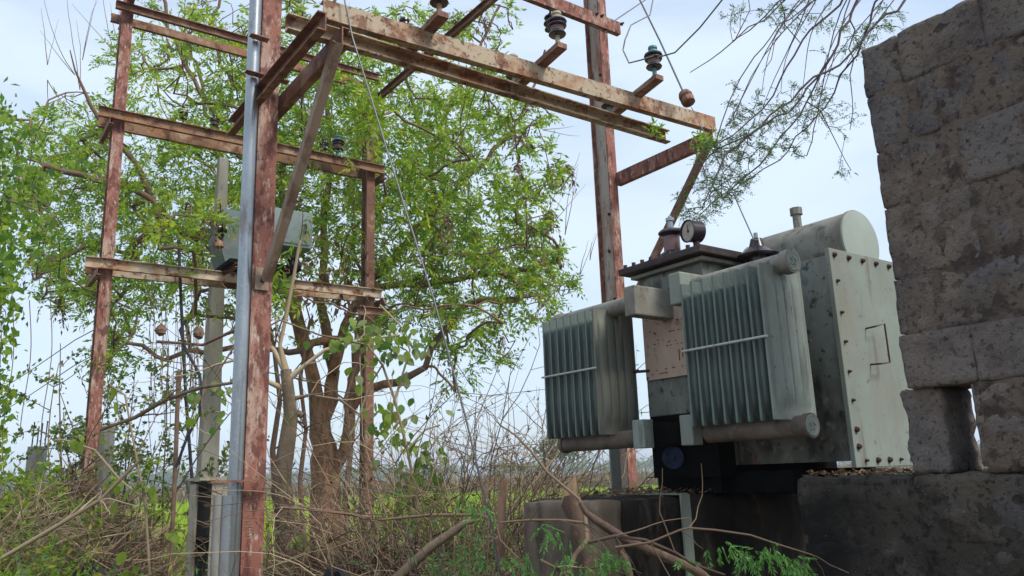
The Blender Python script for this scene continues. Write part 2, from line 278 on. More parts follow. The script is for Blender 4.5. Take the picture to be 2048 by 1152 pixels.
def grow(seed_paths, targets, step=.22, jit=.05, rmin=.004, expo=.5, scale=1.0, upc=.12, reach=1.6):
    """seed_paths: list of [(pos, r)...]; joins every target to the nearest limb by a curved twig. returns tube polylines"""
    pos = []; par = []; rad = []
    for path in seed_paths:
        p0 = np.array(path[0][0]); last = -1
        if pos:
            d = np.linalg.norm(np.array(pos) - p0, axis=1); last = int(d.argmin())
        for (p, r) in path:
            p = np.array(p, float)
            if last >= 0:
                q = pos[last]; n = max(1, int(np.linalg.norm(p - q) / step)); r0 = rad[last] if rad[last] < r * 1.6 else r * 1.15
                for i in range(1, n + 1):
                    t = i / n; pos.append(q + (p - q) * t + rng.normal(size=3) * jit * .4 * (i < n)); par.append(last); rad.append(r0 + (r - r0) * t); last = len(pos) - 1
            else: pos.append(p); par.append(-1); rad.append(r); last = len(pos) - 1
    ns = len(pos); A = np.zeros((ns + len(targets) * 40, 3)); A[:ns] = pos; cnt = ns
    d0 = [np.linalg.norm(A[:ns] - t, axis=1).min() for t in targets]; order = np.argsort(d0); tips = []
    for oi in order:
        t = targets[oi]; d = np.linalg.norm(A[:cnt] - t, axis=1); pen = np.maximum(0, A[:cnt, 2] - t[2]) * .5
        j = int((d + pen).argmin()); q = A[j].copy(); L_ = np.linalg.norm(t - q)
        if L_ < .02: continue
        n = max(2, min(30, int(L_ / step))); last = j
        mid = (q + t) / 2 + np.array([0, 0, upc * L_]) + rng.normal(size=3) * L_ * .10
        for i in range(1, n + 1):
            s = i / n; p = q * (1 - s) ** 2 + mid * 2 * s * (1 - s) + t * s * s + rng.normal(size=3) * jit * .35 * (i < n)
            A[cnt] = p; pos.append(p); par.append(last); rad.append(0); last = cnt; cnt += 1
        tips.append(last)
    cntd = np.zeros(cnt); 
    for t in tips: cntd[t] += 1
    kids = [[] for _ in range(cnt)]
    for i in range(cnt - 1, -1, -1):
        if par[i] >= 0: cntd[par[i]] += cntd[i]; kids[par[i]].append(i)
    R = np.array([max(rad[i], rmin * scale * max(1, cntd[i]) ** expo) if i < ns else rmin * scale * max(1, cntd[i]) ** expo for i in range(cnt)])
    paths = []
    starts = [(i, None) for i in range(cnt) if par[i] < 0]
    while starts:
        i, pr = starts.pop(); path = [] if pr is None else [(A[pr], min(R[i] * 1.1, R[pr]))]
        while True:
            path.append((A[i], R[i])); k = kids[i]
            if not k: break
            k = sorted(k, key=lambda x: -R[x] - 1e-4 * cntd[x]); 
            for x in k[1:]: starts.append((x, i))
            i = k[0]
        if len(path) > 1: paths.append(path)
    return paths, A[:cnt], tips
def tubes_np(paths, nside=5, wob=0):
    Vs = []; Fs = []; k0 = 0
    th = np.arange(nside) * 2 * pi / nside; c, s_ = np.cos(th), np.sin(th)
    for path in paths:
        cl = [path[0]]
        for q in path[1:]:
            if np.linalg.norm(np.array(q[0]) - np.array(cl[-1][0])) > 1e-4: cl.append(q)
        if len(cl) < 2: continue
        path = cl; Pp = np.array([p for p, _ in path]); R = np.array([r for _, r in path]); n = len(Pp)
        T = nrm(np.gradient(Pp, axis=0)); x = np.cross(T[0], [0.3, .2, .9]); x /= np.linalg.norm(x) + 1e-9
        V = np.zeros((n, nside, 3))
        for i in range(n):
            x = x - T[i] * (x @ T[i]); x /= np.linalg.norm(x) + 1e-9; y = np.cross(T[i], x)
            rr = R[i] * (1 + (wob * rng.normal(size=nside) if wob else 0))
            V[i] = Pp[i] + (c * rr)[:, None] * x + (s_ * rr)[:, None] * y
        Vs.append(V.reshape(-1, 3))
        idx = np.arange(n * nside).reshape(n, nside) + k0; nx = np.roll(idx, -1, 1)
        Fs.append(np.stack([idx[:-1], nx[:-1], nx[1:], idx[1:]], -1).reshape(-1, 4)); k0 += n * nside
    return np.concatenate(Vs), np.concatenate(Fs)
def stem(p, d, L, r0, r1, n=8, bend=.25, grav=0.0):
    p = np.array(p, float); d = nrm(np.array(d, float)); out = [(p.copy(), r0)]; drift = rng.normal(size=3) * bend * .5
    for i in range(n):
        d = nrm(d + drift / n * 2 + rng.normal(size=3) * bend / n ** .5 + np.array([0, 0, -grav / n])); p = p + d * L / n; out.append((p.copy(), r0 + (r1 - r0) * (i + 1) / n))
    return out
def twig_bush(center, rad, n, height, r=.005, lean=.5, sub=3, bend=.5, grav=.2, depth=2):
    paths = []
    for _ in range(n):
        a = rng.uniform(0, 2 * pi); q = np.array(center) + np.array([cos(a), sin(a), 0]) * rad * rng.uniform(0, 1) ** .6
        d = np.array([rng.normal() * lean, rng.normal() * lean, 1.0]); L_ = height * rng.uniform(.5, 1.1)
        st = stem(q, d, L_, r * rng.uniform(.7, 1.4), r * .3, 9, bend, grav); paths.append(st)
        for _ in range(sub):
            k = rng.integers(2, 8); L2 = L_ * rng.uniform(.25, .5); dd = st[k][0] - st[k - 1][0]
            s2 = stem(st[k][0], nrm(dd) + rng.normal(size=3) * .7, L2, r * .55, r * .2, 6, bend, grav); paths.append(s2)
            if depth > 2:
                for _ in range(2):
                    k2 = rng.integers(2, 5); paths.append(stem(s2[k2][0], nrm(s2[k2][0] - s2[k2 - 1][0]) + rng.normal(size=3) * .8, L2 * .5, r * .35, r * .15, 4, bend, grav))
    return paths
def path_points(paths, n, lo=.2):
    """random points and directions on paths, towards their ends"""
    C = []; D = []
    for _ in range(n):
        p = paths[rng.integers(len(paths))]; k = rng.integers(max(1, int(len(p) * lo)), len(p)); t = rng.uniform()
        C.append(p[k - 1][0] * (1 - t) + p[k][0] * t); D.append(p[k][0] - p[k - 1][0])
    return np.array(C), nrm(np.array(D))

M['leaf_creeper'] = leafm('creeper leaves', [(0, (.06, .13, .03)), (.5, (.13, .24, .03)), (.85, (.24, .34, .04)), (1, (.34, .40, .05))])
M['twig_dark'] = mat('dark dead stalks', (0.1, 0.07, 0.055), rough=.9, bump=0, island=[(0, (.055, .036, .03)), (.5, (.12, .08, .055)), (.85, (.20, .14, .09)), (1, (.34, .26, .17))])
M['tank_far'] = mat('slate green tank paint', (0.12, 0.165, 0.155), [((.08, .105, .10), 4, .45, .62, I3, .7), ((.22, .13, .10), 7, .60, .68, I3, .8)], rough=.6)
M['bark_brown'] = mat('dark brown bark', (0.11, 0.07, 0.05), [((.055, .035, .027), 14, .48, .62, (1, 1, .4), .7), ((.12, .15, .04), 5, .56, .64, I3, .6), ((.20, .14, .10), 30, .56, .66, I3, .6)], rough=.9, bump=.8, bscale=40, bdist=.006)
M['tank_box'] = mat('grey green box paint', (0.19, 0.235, 0.22), [((.13, .155, .14), 4, .45, .62, (1, 1, .4), .7), ((.10, .06, .04), 16, .60, .68, I3, .8)], rough=.6)
# ------------------------------------------------------------------ setting: ground, field, far trees
mb = MB(); n = 48
gm = mat('dry soil', (0.16, 0.115, 0.075), [((.10, .07, .05), .8, .4, .6, I3, .8), ((.11, .14, .05), .35, .52, .62, I3, .7), ((.24, .19, .13), 6, .55, .68, I3, .5)], rough=1, bump=.6, bscale=8, bdist=.03)
xs = [-1200, -700, -350, -160, -80] + list(np.linspace(-40, 40, 33)) + [80, 160, 350, 700, 1200]
ys = [-100, -30] + list(np.linspace(-8, 60, 35)) + [80, 120, 200, 350, 600, 1000, 1600]
for y in ys:
    for x in xs: mb.v.append((x, y, (0.05 * sin(x * 1.3) * cos(y * 1.1) if (abs(x) < 40 and -8 < y < 13) else 0.0)))
nx = len(xs)
for j in range(len(ys) - 1):
    for i in range(nx - 1): mb.f.append((j * nx + i, j * nx + i + 1, (j + 1) * nx + i + 1, (j + 1) * nx + i))
g = struct(obj('ground', mb, gm, loc=(0, 0, 0)))
fm = mat('crop field green', (0.17, 0.25, 0.02), [((.10, .15, .02), .5, .45, .6, I3, .7), ((.18, .28, .03), 3, .5, .65, I3, .6)], rough=1, bump=.6, bscale=12, bdist=.05)
mb = MB().add([(-90, 15, .06), (70, 15, .06), (95, 61, .06), (-130, 66, .06)], [(0, 1, 2, 3)])
struct(obj('crop_field', mb, fm, loc=(0, 0, 0)))
def blades(n, xr, yr, h, wd, z0=0.05, spread=.25, ypow=1.0):
    y = yr[0] + (yr[1] - yr[0]) * rng.uniform(0, 1, n) ** ypow; x = rng.uniform(xr[0], xr[1], n) * (y / yr[1])
    C = np.stack([x, y, np.full(n, z0)], 1); D = np.stack([rng.normal(size=n) * spread, rng.normal(size=n) * spread, np.ones(n)], 1)
    return leaves(C, D, h, wd)
o = obj('crop_plants', blades(60000, (-48, 30), (15.5, 62), .38, .05, ypow=1.3), 'grass'); stuff(tag(o, 'bright green crop growing in the field beyond the trees', 'crop'))
o = obj('dry_grass', blades(45000, (-75, 60), (62, 80), 1.15, .10, spread=.35), 'straw'); stuff(tag(o, 'tall dry brown grass along the far edge of the green field', 'grass'))
# far wood: many crowns that read as one mass
C = []; 
for k in range(330):
    x = rng.uniform(-330, 330); y = rng.uniform(330, 400); h = rng.uniform(4, 8.5) * (1.15 if abs(x) > 120 else .9); r = rng.uniform(3, 6)
    p = rng.normal(size=(90, 3)) * .45; C.append(np.array([x, y, h * .55]) + p * np.array([r, r, h * .45]))
C = np.concatenate(C); C[:, 2] = np.maximum(C[:, 2], .2)
o = obj('far_wood', leaves(C, rng.normal(size=C.shape), 1.6, 1.3), 'leaf_dark'); stuff(tag(o, 'hazy blue line of trees on the horizon beyond the field', 'trees'))

# ------------------------------------------------------------------ steel yard structure
fr = thing('steel_pole_structure', W(1.5, 4.8, 0), 'rusty four post steel structure of beams and brackets standing before the tall tree', 'steel structure')
def post(a, b, ztop, w, h, red='post_red', web='post_web', z0=-.2):
    fl = MB()
    fl.box(a - w/2, a + w/2, b - h/2, b - h/2 + .011, z0, ztop)
    fl.box(a - w/2, a + w/2, b + h/2 - .011, b + h/2, z0, ztop)
    p = obj('post', fl, red, fr)
    obj('web', MB().box(a - .005, a + .005, b - h/2 + .012, b + h/2 - .012, z0, ztop), web, p)
    return p
pA = post(1.565, 4.85, 7.6, .125, .175)
pB = post(4.53, 4.80, 7.6, .095, .19)
pC = post(1.385, 9.5, 7.25, .12, .17)
pD = post(4.53, 9.5, 6.75, .115, .17, red='bracket')
def sweepA(name, b, z, a0, a1, prof, m, xd=-1, parent=fr):   # beam along D1; x axis of profile = xd*D2
    return obj(name, MB().sweep(W(a0, b, z), W(a1, b, z), prof, D2 * xd, (0, 0, 1)), m, parent)
def sweepB(name, a, z, b0, b1, prof, m, xd=-1, parent=fr, z1=None):
    return obj(name, MB().sweep(W(a, b0, z), W(a, b1, z if z1 is None else z1), prof, D1 * xd, (0, 0, 1)), m, parent)
# the two beams over the brackets
obj('beam', MB().sweep(W(1.53, 3.79, 4.145), W(4.80, 3.79, 4.232), [(x, y) for x, y in C_prof(.055, .118)], D2, (0, 0, 1)), 'beam', fr)         # web towards the camera
sweepA('beam', 4.03, 4.125, 1.40, 4.47, C_prof(.055, .10), 'beam')
# side brackets and their struts
sweepB('bracket', 1.52, 4.022, 3.72, 5.35, C_prof(.05, .11), 'bracket')
sweepB('bracket', 1.645, 4.022, 3.80, 5.35, [(-x, y) for x, y in C_prof(.05, .11)], 'bracket')
sweepB('bracket', 4.56, 4.022, 3.64, 4.70, [(-x, y) for x, y in C_prof(.05, .115)], 'post_red')
def strut(a0, b0, z0, a1, b1, z1, m='strut', wd=.06):
    p0, p1 = W(a0, b0, z0), W(a1, b1, z1); t = nrm(p1 - p0); x = nrm(np.cross(t, D1)); 
    return obj('strut', MB().sweep(p0, p1, [(-wd/2, -.004), (wd/2, -.004), (wd/2, wd*.8), (wd/2-.006, wd*.8), (wd/2-.006, .004), (-wd/2, .004)], x, D1), m, fr)
strut(1.60, 3.80, 3.97, 1.555, 4.725, 2.80)
strut(4.53, 3.68, 3.96, 4.53, 4.72, 2.78, wd=.05, m='bracket')
obj('gusset', MB().box(1.515, 1.60, 4.742, 4.754, 2.74, 2.88), 'strut', fr)
obj('bolt', MB().lathe(W(1.56, 4.742, 2.80), -D2, [(0, .016), (.016, .016), (.017, .008), (.03, .008)], 6), 'bolt', fr)
# clamps on the front left post
def clamp(z, a0=1.40, a1=1.66, b=4.71):
    c = MB().box(a0, a1, b - .010, b, z, z + .012); c.box(a0 - .02, a1, b - .06, b - .010, z, z + .005)
    obj('clamp', c, 'bracket', fr)
clamp(4.12); clamp(4.38, 1.42, 1.52)
clamp(1.60, 1.30, 1.63)
# lower and middle beams of the rear pair, doubled on both sides of the posts
for z, m1, m2, e in ((3.955, 'rail_light', 'rail_light', 4.66), (5.70, 'beam2', 'beam2', 4.70)):
    sweepA('beam', 9.36, z, 1.16, e, C_prof(.05, .12), m1)
    sweepA('beam', 9.62, z, 1.20, e, [(-x, y) for x, y in C_prof(.05, .12)], m2)
    sweepB('cross_piece', 1.27, z - .1, 9.28, 9.95, [(-x, y) for x, y in C_prof(.045, .08)], 'bracket')
    sweepB('cross_piece', 4.66, z - .1, 9.28, 9.85, [(-x, y) for x, y in C_prof(.045, .08)], 'bracket')
sweepA('beam', 9.36, 7.06, 1.24, 4.6, C_prof(.05, .10), 'bracket')
sweepA('beam', 9.64, 7.06, 1.24, 4.6, [(-x, y) for x, y in C_prof(.05, .10)], 'beam2')
sweepB('tie_beam', 1.42, 7.16, 4.7, 10.0, C_prof(.05, .10), 'bracket')
sweepB('tie_beam', 4.50, 6.62, 4.7, 9.6, C_prof(.05, .10), 'bracket')
sweepA('cross_arm', 4.68, 5.50, 1.40, 4.72, C_prof(.05, .12), 'post_red', 1)
sweepA('beam', 9.3, 3.70, 4.3, 4.75, C_prof(.05, .10), 'bracket')
for a in (2.70, 3.3):   # platform bearers
    sweepB('bearer', a, 4.04, 9.05, 9.95, C_prof(.05, .05), 'bracket')
# holes and bolts that show on the right post web
for (a, b, z) in ((4.523, 4.77, 3.72), (4.523, 4.74, 3.76), (4.523, 4.77, 5.02), (4.523, 4.80, 3.40), (4.523, 4.77, 2.98)):
    obj('bolt', MB().lathe(W(a, b, z), -D1, [(0, .013), (.012, .013), (.013, .007), (.02, .007)], 6), 'bolt', fr)
for a in (4.68, 4.44, 4.38):
    obj('bolt', MB().lathe(W(a, 4.63, 5.50), -D2, [(0, .016), (.014, .016), (.015, .008), (.035, .008)], 6), 'bolt', fr)

sm = MB()
for k in range(7):
    a0 = rnd.uniform(1.515, 1.56); a1 = a0 + rnd.uniform(.02, .06); z = 1.30 + k * .016
    sm.box(a0, a1, 4.7595, 4.7615, z, z + .004)
    if k % 2: sm.box(a1, a1 + .004, 4.7595, 4.7615, z, z + .014)
stuff(obj('scratched_marks', sm, 'strut', fr))
# galvanised pipes strapped to the front left post
def pipe(name, pts, r, m, label, cat='pipe', n=16):
    o = obj(name, MB().tube(pts, r, n), m); smooth_by_angle(o); return tag(o, label, cat)
pp = pipe('galvanised_pipe', [W(1.452, 4.76, .0), W(1.452, 4.76, 7.6)], .040, 'galv', 'long galvanised pipe strapped to the left side of the front post')
pp2 = pipe('cable_sleeve', [W(1.40, 4.68, .0), W(1.40, 4.68, 1.53)], .045, 'galv', 'short galvanised sleeve pipe at the foot of the front post')
pipe('sleeve_dark_half', [W(1.345, 4.70, .0), W(1.345, 4.70, 1.535)], .028, 'concrete_far', 'short dull grey tube added as the darker left half of the galvanised sleeve pipe')  # added tube, stands in for the darker left half of the sleeve
pipe('power_cable', [W(1.67, 4.98, .2), W(1.67, 4.98, 1.5), W(1.668, 4.99, 3.0), W(1.68, 4.99, 3.9)], .016, 'wire_dark', 'thick black cable running up behind the front rusty post', 'cable', 8)

# ------------------------------------------------------------------ pin insulators on cross pieces
def insulator(loc, headm, pinm, label, s=1.0):
    t = thing('pin_insulator', loc, label, 'insulator', 'pin insulators on the steel beams')
    L_ = np.array(loc)
    smooth_by_angle(obj('pin', MB().lathe(L_, (0, 0, 1), [(0, .024*s), (.008*s, .024*s), (.009*s, .016*s), (.075*s, .016*s)], 12), pinm, t))
    smooth_by_angle(obj('lower_shed', MB().lathe(L_, (0, 0, 1), [(.068*s, .02*s), (.070*s, .052*s), (.078*s, .058*s), (.088*s, .054*s), (.098*s, .036*s), (.10*s, .02*s)], 24), 'porc', t))
    smooth_by_angle(obj('body', MB().lathe(L_, (0, 0, 1), [(.10*s, .040*s), (.118*s, .043*s), (.128*s, .046*s)], 24), 'porc_red', t))
    smooth_by_angle(obj('middle_shed', MB().lathe(L_, (0, 0, 1), [(.128*s, .040*s), (.130*s, .058*s), (.138*s, .064*s), (.148*s, .060*s), (.156*s, .045*s)], 24), 'porc', t))
    smooth_by_angle(obj('upper_shed', MB().lathe(L_, (0, 0, 1), [(.156*s, .045*s), (.158*s, .060*s), (.166*s, .067*s), (.178*s, .062*s), (.190*s, .038*s)], 24), 'porc', t))
    smooth_by_angle(obj('head', MB().lathe(L_, (0, 0, 1), [(.190*s, .036*s), (.204*s, .034*s), (.210*s, .026*s), (.222*s, .034*s), (.236*s, .032*s), (.242*s, .018*s), (.243*s, .004*s)], 20), headm, t))
    return t
for k, (a, bn, bf, hm, pm, ln, lf) in enumerate((
    (2.20, 3.60, 4.03, 'porc', 'bracket', 'dark pin insulator at the top edge of the photo above the front beam', 'dark pin insulator hanging behind the front beam near its left end'),
    (3.06, 3.60, 4.03, 'cream', 'cream', 'cream headed brown pin insulator on the middle cross piece', 'small pin insulator with tan pin behind the middle of the front beam'),
    (3.95, 3.60, 4.03, 'teal', 'teal', 'teal headed pin insulator on the cross piece nearest the beam end', 'teal pinned insulator half hidden by the front beam before the right post'))):
    zn = 4.238 + .026 * (a - 1.53); zf = 4.200
    bs_ = 3.62 if k == 0 else 3.565; zn -= .012 if k == 0 else 0
    sweepB('cross_piece', a, zn, bs_, 4.14, [(-.038, -.018), (.038, -.018), (.038, .018), (-.038, .018)], 'bracket', 1, z1=zf)
    insulator(W(a, bs_ + .045, zn + .02), hm, pm, ln); insulator(W(a, 4.10, zf + .02), hm, pm, lf)
insulator(W(3.88, 4.62, 5.565), 'porc', 'bracket', 'dark pin insulator on the high cross arm beside the right post', 1.0)
di = thing('hanging_insulator', W(3.95, 4.74, 5.2), 'dark brown disc insulator hanging under the high cross arm at the top edge', 'insulator')
for k, (z, r) in enumerate(((5.39, .055), (5.335, .062), (5.28, .055))):
    smooth_by_angle(obj('disc', MB().lathe(W(3.95, 4.74, z), (0, 0, 1), [(-.024, .022), (-.012, r), (0, r * .95), (.014, .024), (.03, .020)], 20), 'porc', di))
obj('hook', MB().tube([W(3.95, 4.74, 5.40), W(3.95, 4.74, 5.47)], .009, 8), 'bolt', di)
insulator(W(2.06, 9.36, 5.765), 'cream', 'bracket', 'grey dusty insulator lying low on the rear middle beam near the left post', .8)
insulator(W(2.42, 9.36, 5.765), 'porc', 'bracket', 'dark insulator with leaning bracket on rear middle beam left of the pipe', .85)
insulator(W(2.95, 9.62, 5.765), 'porc', 'bracket', 'brown insulator on rear middle beam half hidden behind the galvanised pipe', 1.0)
insulator(W(3.82, 9.36, 5.765), 'porc', 'bracket', 'squat black insulator on rear middle beam right of the slanting strut', .85)
insulator(W(4.02, 9.36, 5.765), 'teal', 'teal', 'tall green capped insulator on rear middle beam among the leaves', 1.25)

# ------------------------------------------------------------------ the big transformer
TL = W(2.6, 2.1, 1.5)
tr = thing('transformer', TL, 'grey green oil transformer with finned radiators standing on the dark plinth', 'transformer')
tb = MB().box(2.36, 3.10, 1.995, 2.335, 1.80, 2.372)
tank = obj('tank', tb, 'tank', tr, bevel=.004)
obj('tank_base', MB().box(2.362, 3.098, 1.997, 2.333, 1.56, 1.80).box(2.40, 3.05, 2.03, 2.30, 1.50, 1.56), 'oil', tr)  # low part of the tank: oil and painted-in shade in one colour
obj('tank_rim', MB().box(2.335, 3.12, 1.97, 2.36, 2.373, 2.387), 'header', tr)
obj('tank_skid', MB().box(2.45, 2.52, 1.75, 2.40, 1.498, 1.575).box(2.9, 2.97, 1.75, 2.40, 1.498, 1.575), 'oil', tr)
lid = obj('lid', MB().box(2.30, 3.14, 1.945, 2.40, 2.392, 2.424, J=.003), 'lid', tr, bevel=.004)
obj('lid_pad', MB().box(2.40, 3.0, 2.02, 2.36, 2.419, 2.440), 'lid', tr)
for i in range(9):
    obj('bolt', MB().lathe(W(2.318, 1.97 + i * .05, 2.36), (0, 0, 1), [(.058, .007), (.065, .009), (.078, .009)], 6), 'bolt', lid)
# name plate with remains of engraving
pl = obj('name_plate', MB().box(2.349, 2.357, 2.02, 2.325, 1.945, 2.225), 'plate', tr)
for i in range(4): obj('engraving', MB().box(2.3465, 2.349, 2.135 - i * .018, 2.138 - i * .018, 2.005 + (.01 if i % 2 else 0), 2.05), 'ink', pl)
sc = MB()
for i in range(46):
    bb = rnd.uniform(2.04, 2.31); zz = rnd.choice([1.965, 1.98, 2.07, 2.085, 2.10, 2.125, 2.14, 2.165, 2.19]) ; l = rnd.uniform(.003, .012)
    sc.box(2.3468, 2.3488, bb, bb + l, zz, zz + rnd.uniform(.002, .004))
stuff(obj('worn_lettering', sc, 'ink', pl))
for (bb, zz) in ((2.03, 2.215), (2.315, 2.215), (2.03, 1.955), (2.315, 1.955)): obj('rivet', MB().lathe(W(2.349, bb, zz), -D1, [(0, .005), (.004, .004)], 8), 'bolt', pl)
# valve stubs (boxes) on the narrow side
for (b0, b1) in ((2.15, 2.21), (1.915, 1.972)):
    obj('header_stub', MB().box(2.14, 2.358, b0, b1, 2.172, 2.29), 'cover' if b0 < 2 else 'header', tr, bevel=.006)
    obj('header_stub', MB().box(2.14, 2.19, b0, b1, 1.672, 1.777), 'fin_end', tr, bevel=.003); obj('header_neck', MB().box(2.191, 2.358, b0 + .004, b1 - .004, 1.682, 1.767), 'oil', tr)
# radiators: header pipes, eight pressed fins, tie rod
def fin_mesh():
    wd, ht = .216, .500; nx, nz = 96, 20
    xs = np.linspace(0, 1, nx + 1); zs = np.linspace(0, 1, nz + 1); V = []; F = []
    for s in (-1, 1):
        for j, z in enumerate(zs):
            for i, x in enumerate(xs):
                fl = 0.0
                if .10 < x < .90:
                    q = (x - .10) / .80 * 4; fl = max(0, abs(sin(pi * q))) ** .28
                e = min(1, max(0, (z - .05) / .08)) * min(1, max(0, (.95 - z) / .08)); e = e * e * (3 - 2 * e)
                rim = 1 if (x < .03 or x > .97 or z < .015 or z > .985) else 0
                t = .0024 + .0125 * fl * e + .002 * rim
                xx = x * wd; zz = z * ht
                if (x in (0, 1)) and (j in (0, nz)): zz += (.008 if j == 0 else -.008)
                V.append((xx, s * t, zz))
    o = (nx + 1) * (nz + 1)
    for j in range(nz):
        for i in range(nx):
            a = j * (nx + 1) + i; F.append((a, a + 1, a + nx + 2, a + nx + 1)); F.append((o + a, o + a + nx + 1, o + a + nx + 2, o + a + 1))
    for i in range(nx):
        F.append((i, o + i, o + i + 1, i + 1)); k = nz * (nx + 1) + i; F.append((k, k + 1, o + k + 1, o + k))
    for j in range(nz):
        a = j * (nx + 1); F.append((a, a + nx + 1, o + a + nx + 1, o + a)); a += nx; F.append((a, o + a, o + a + nx + 1, a + nx + 1))
    return V, F
FV, FF = fin_mesh()
fmesh = {}
def fin(a0, b, z0, m, parent):
    if m not in fmesh:
        me = bpy.data.meshes.new('fin'); me.from_pydata([tuple(D1 * x + D2 * y + np.array([0, 0, z])) for x, y, z in FV], [], FF)
        me.polygons.foreach_set('use_smooth', [True] * len(me.polygons)); me.materials.append(M[m]); fmesh[m] = me
        try: me.set_sharp_from_angle(angle=radians(60))
        except Exception: pass
    o = bpy.data.objects.new('fin', fmesh[m]); COL.objects.link(o); o.parent = parent; o.location = tuple(W(a0, b, z0) - wloc(parent))
for (bs, b_in, b_out, endm, hup, hlo) in (([1.557 + .0475 * i for i in range(8)], 1.915, 1.500, 'fin_end', 'header', 'header_low'), ([2.365 + .0465 * i for i in range(8)], 2.21, 2.715, 'fin_dark', 'header', 'header_low')):
    ra = thing_part = obj('upper_header', MB().lathe(W(2.222, b_in, 2.240), D2 * (1 if b_out > b_in else -1), [(0, .034), (abs(b_out - b_in) - .03, .034), (abs(b_out - b_in) - .03, .041), (abs(b_out - b_in), .041)], 28), hup, tr)
    smooth_by_angle(ra)
    lo = obj('lower_header', MB().lathe(W(2.222, b_in, 1.712), D2 * (1 if b_out > b_in else -1), [(0, .034), (abs(b_out - b_in) - .02, .034), (abs(b_out - b_in) - .02, .039), (abs(b_out - b_in), .039)], 28), hlo, tr)
    smooth_by_angle(lo)
    for i, b in enumerate(bs): fin(2.113, b, 1.733, endm if i == 0 else 'fin', ra)
    rod = MB().tube([W(2.106, bs[0] - .012, 1.992), W(2.106, bs[-1] + .012, 1.992)], .0045, 8)
    smooth_by_angle(obj('tie_rod', rod, 'rod', ra))
    rod = MB().tube([W(2.335, bs[0] - .012, 1.992), W(2.335, bs[-1] + .012, 1.992)], .0045, 8)
    smooth_by_angle(obj('tie_rod', rod, 'bolt', ra))
    if b_out < b_in:      # end caps with raised casting marks
        for z, rr, par in ((2.240, .034, ra), (1.712, .034, lo)):
            cap = MB().lathe(W(2.222, b_out, z), -D2, [(0, rr), (.002, rr - .001), (.0022, rr - .005), (.001, rr - .007)], 28)
            for k in range(5):
                an = k * 1.3; cap.tube([W(2.222 + .017 * cos(an), b_out - .002, z + .017 * sin(an)), W(2.222 + .006 * cos(an + .8), b_out - .002, z + .012 * sin(an + .8))], .0016, 5)
            obj('end_cap', cap, 'fin_end', par)
# casting emblem marks scratched on the front fin
em = MB()
for (x0, z0_, x1, z1_) in ((.045, .385, .06, .37), (.045, .37, .062, .39), (.048, .36, .066, .352), (.05, .35, .062, .335), (.052, .34, .06, .36), (.044, .36, .044, .335), (.055, .13, .062, .10), (.058, .125, .075, .118), (.062, .11, .07, .13), (.066, .105, .078, .095)):
    em.tube([W(2.113 + x0, 1.5475, 1.733 + z0_), W(2.113 + x1, 1.5475, 1.733 + z1_)], .0017, 4)
stuff(obj('fin_marks', em, 'fin_dark', tr))
# small pipe link seen between left radiator and name plate
obj('bracing_bar', MB().tube([W(2.30, 2.40, 1.985), W(2.355, 2.30, 1.985)], .006, 8), 'bolt', tr)
# cable box on the long side with its bolted cover
cb = obj('cable_box', MB().box(2.462, 3.02, 1.520, 1.992, 1.60, 2.298).box(2.45, 3.03, 1.98, 1.994, 1.60, 2.30), 'tank', tr)
cv = obj('cable_box_cover', MB().box(2.436, 3.05, 1.502, 1.519, 1.578, 2.315), 'cover', tr, bevel=.002)
def bolt(a, z, r=.009): obj('bolt', MB().lathe(W(a, 1.502, z), -D2, [(0, r * 1.15), (.0015, r * 1.15), (.002, r * .9), (.008, r * .9), (.0085, r * .5), (.012, r * .45)], 6), 'bolt', cv)
for i in range(7): bolt(2.463 + i * .086, 2.292)
for z in (2.20, 2.09, 1.99, 1.89, 1.795): bolt(2.462, z, .006)
for z in (1.70, 1.615 + .03): bolt(2.462, z, .010)
for i, r in enumerate((.006, .010, .010, .006, .006, .009)): bolt(2.495 + i * .07, 1.600, r)
hd = MB().tube([W(2.60, 1.502, 2.045), W(2.60, 1.465, 2.047), W(2.655, 1.463, 2.060), W(2.655, 1.463, 1.925), W(2.60, 1.465, 1.918), W(2.60, 1.502, 1.920)], .0032, 8)
obj('handle', hd, 'bolt', cv)
# conservator drum
cons = obj('conservator', MB().lathe(W(2.815, 2.03, 2.415), -D2, [(0, .108), (.015, .122), (.415, .122), (.417, .126), (.427, .126)], 48), 'header', tr); smooth_by_angle(cons)
smooth_by_angle(obj('drum_end', MB().lathe(W(2.815, 1.603, 2.415), -D2, [(0, .1235), (.006, .122), (.007, .118)], 48), 'cap', cons))
smooth_by_angle(obj('filler_pipe', MB().lathe(W(2.815, 1.86, 2.52), (0, 0, 1), [(0, .018), (.075, .018), (.076, .026), (.105, .026), (.106, .02)], 8), 'header', cons))
smooth_by_angle(obj('oil_gauge', MB().lathe(W(2.80, 2.032, 2.43), D2, [(0, .08), (.02, .085), (.05, .085), (.052, .07), (.07, .068), (.075, .04)], 28), 'header', cons))
obj('drum_bracket', MB().box(2.74, 2.90, 1.70, 1.74, 2.30, 2.34).box(2.74, 2.90, 1.94, 1.98, 2.30, 2.34), 'tank', cons)
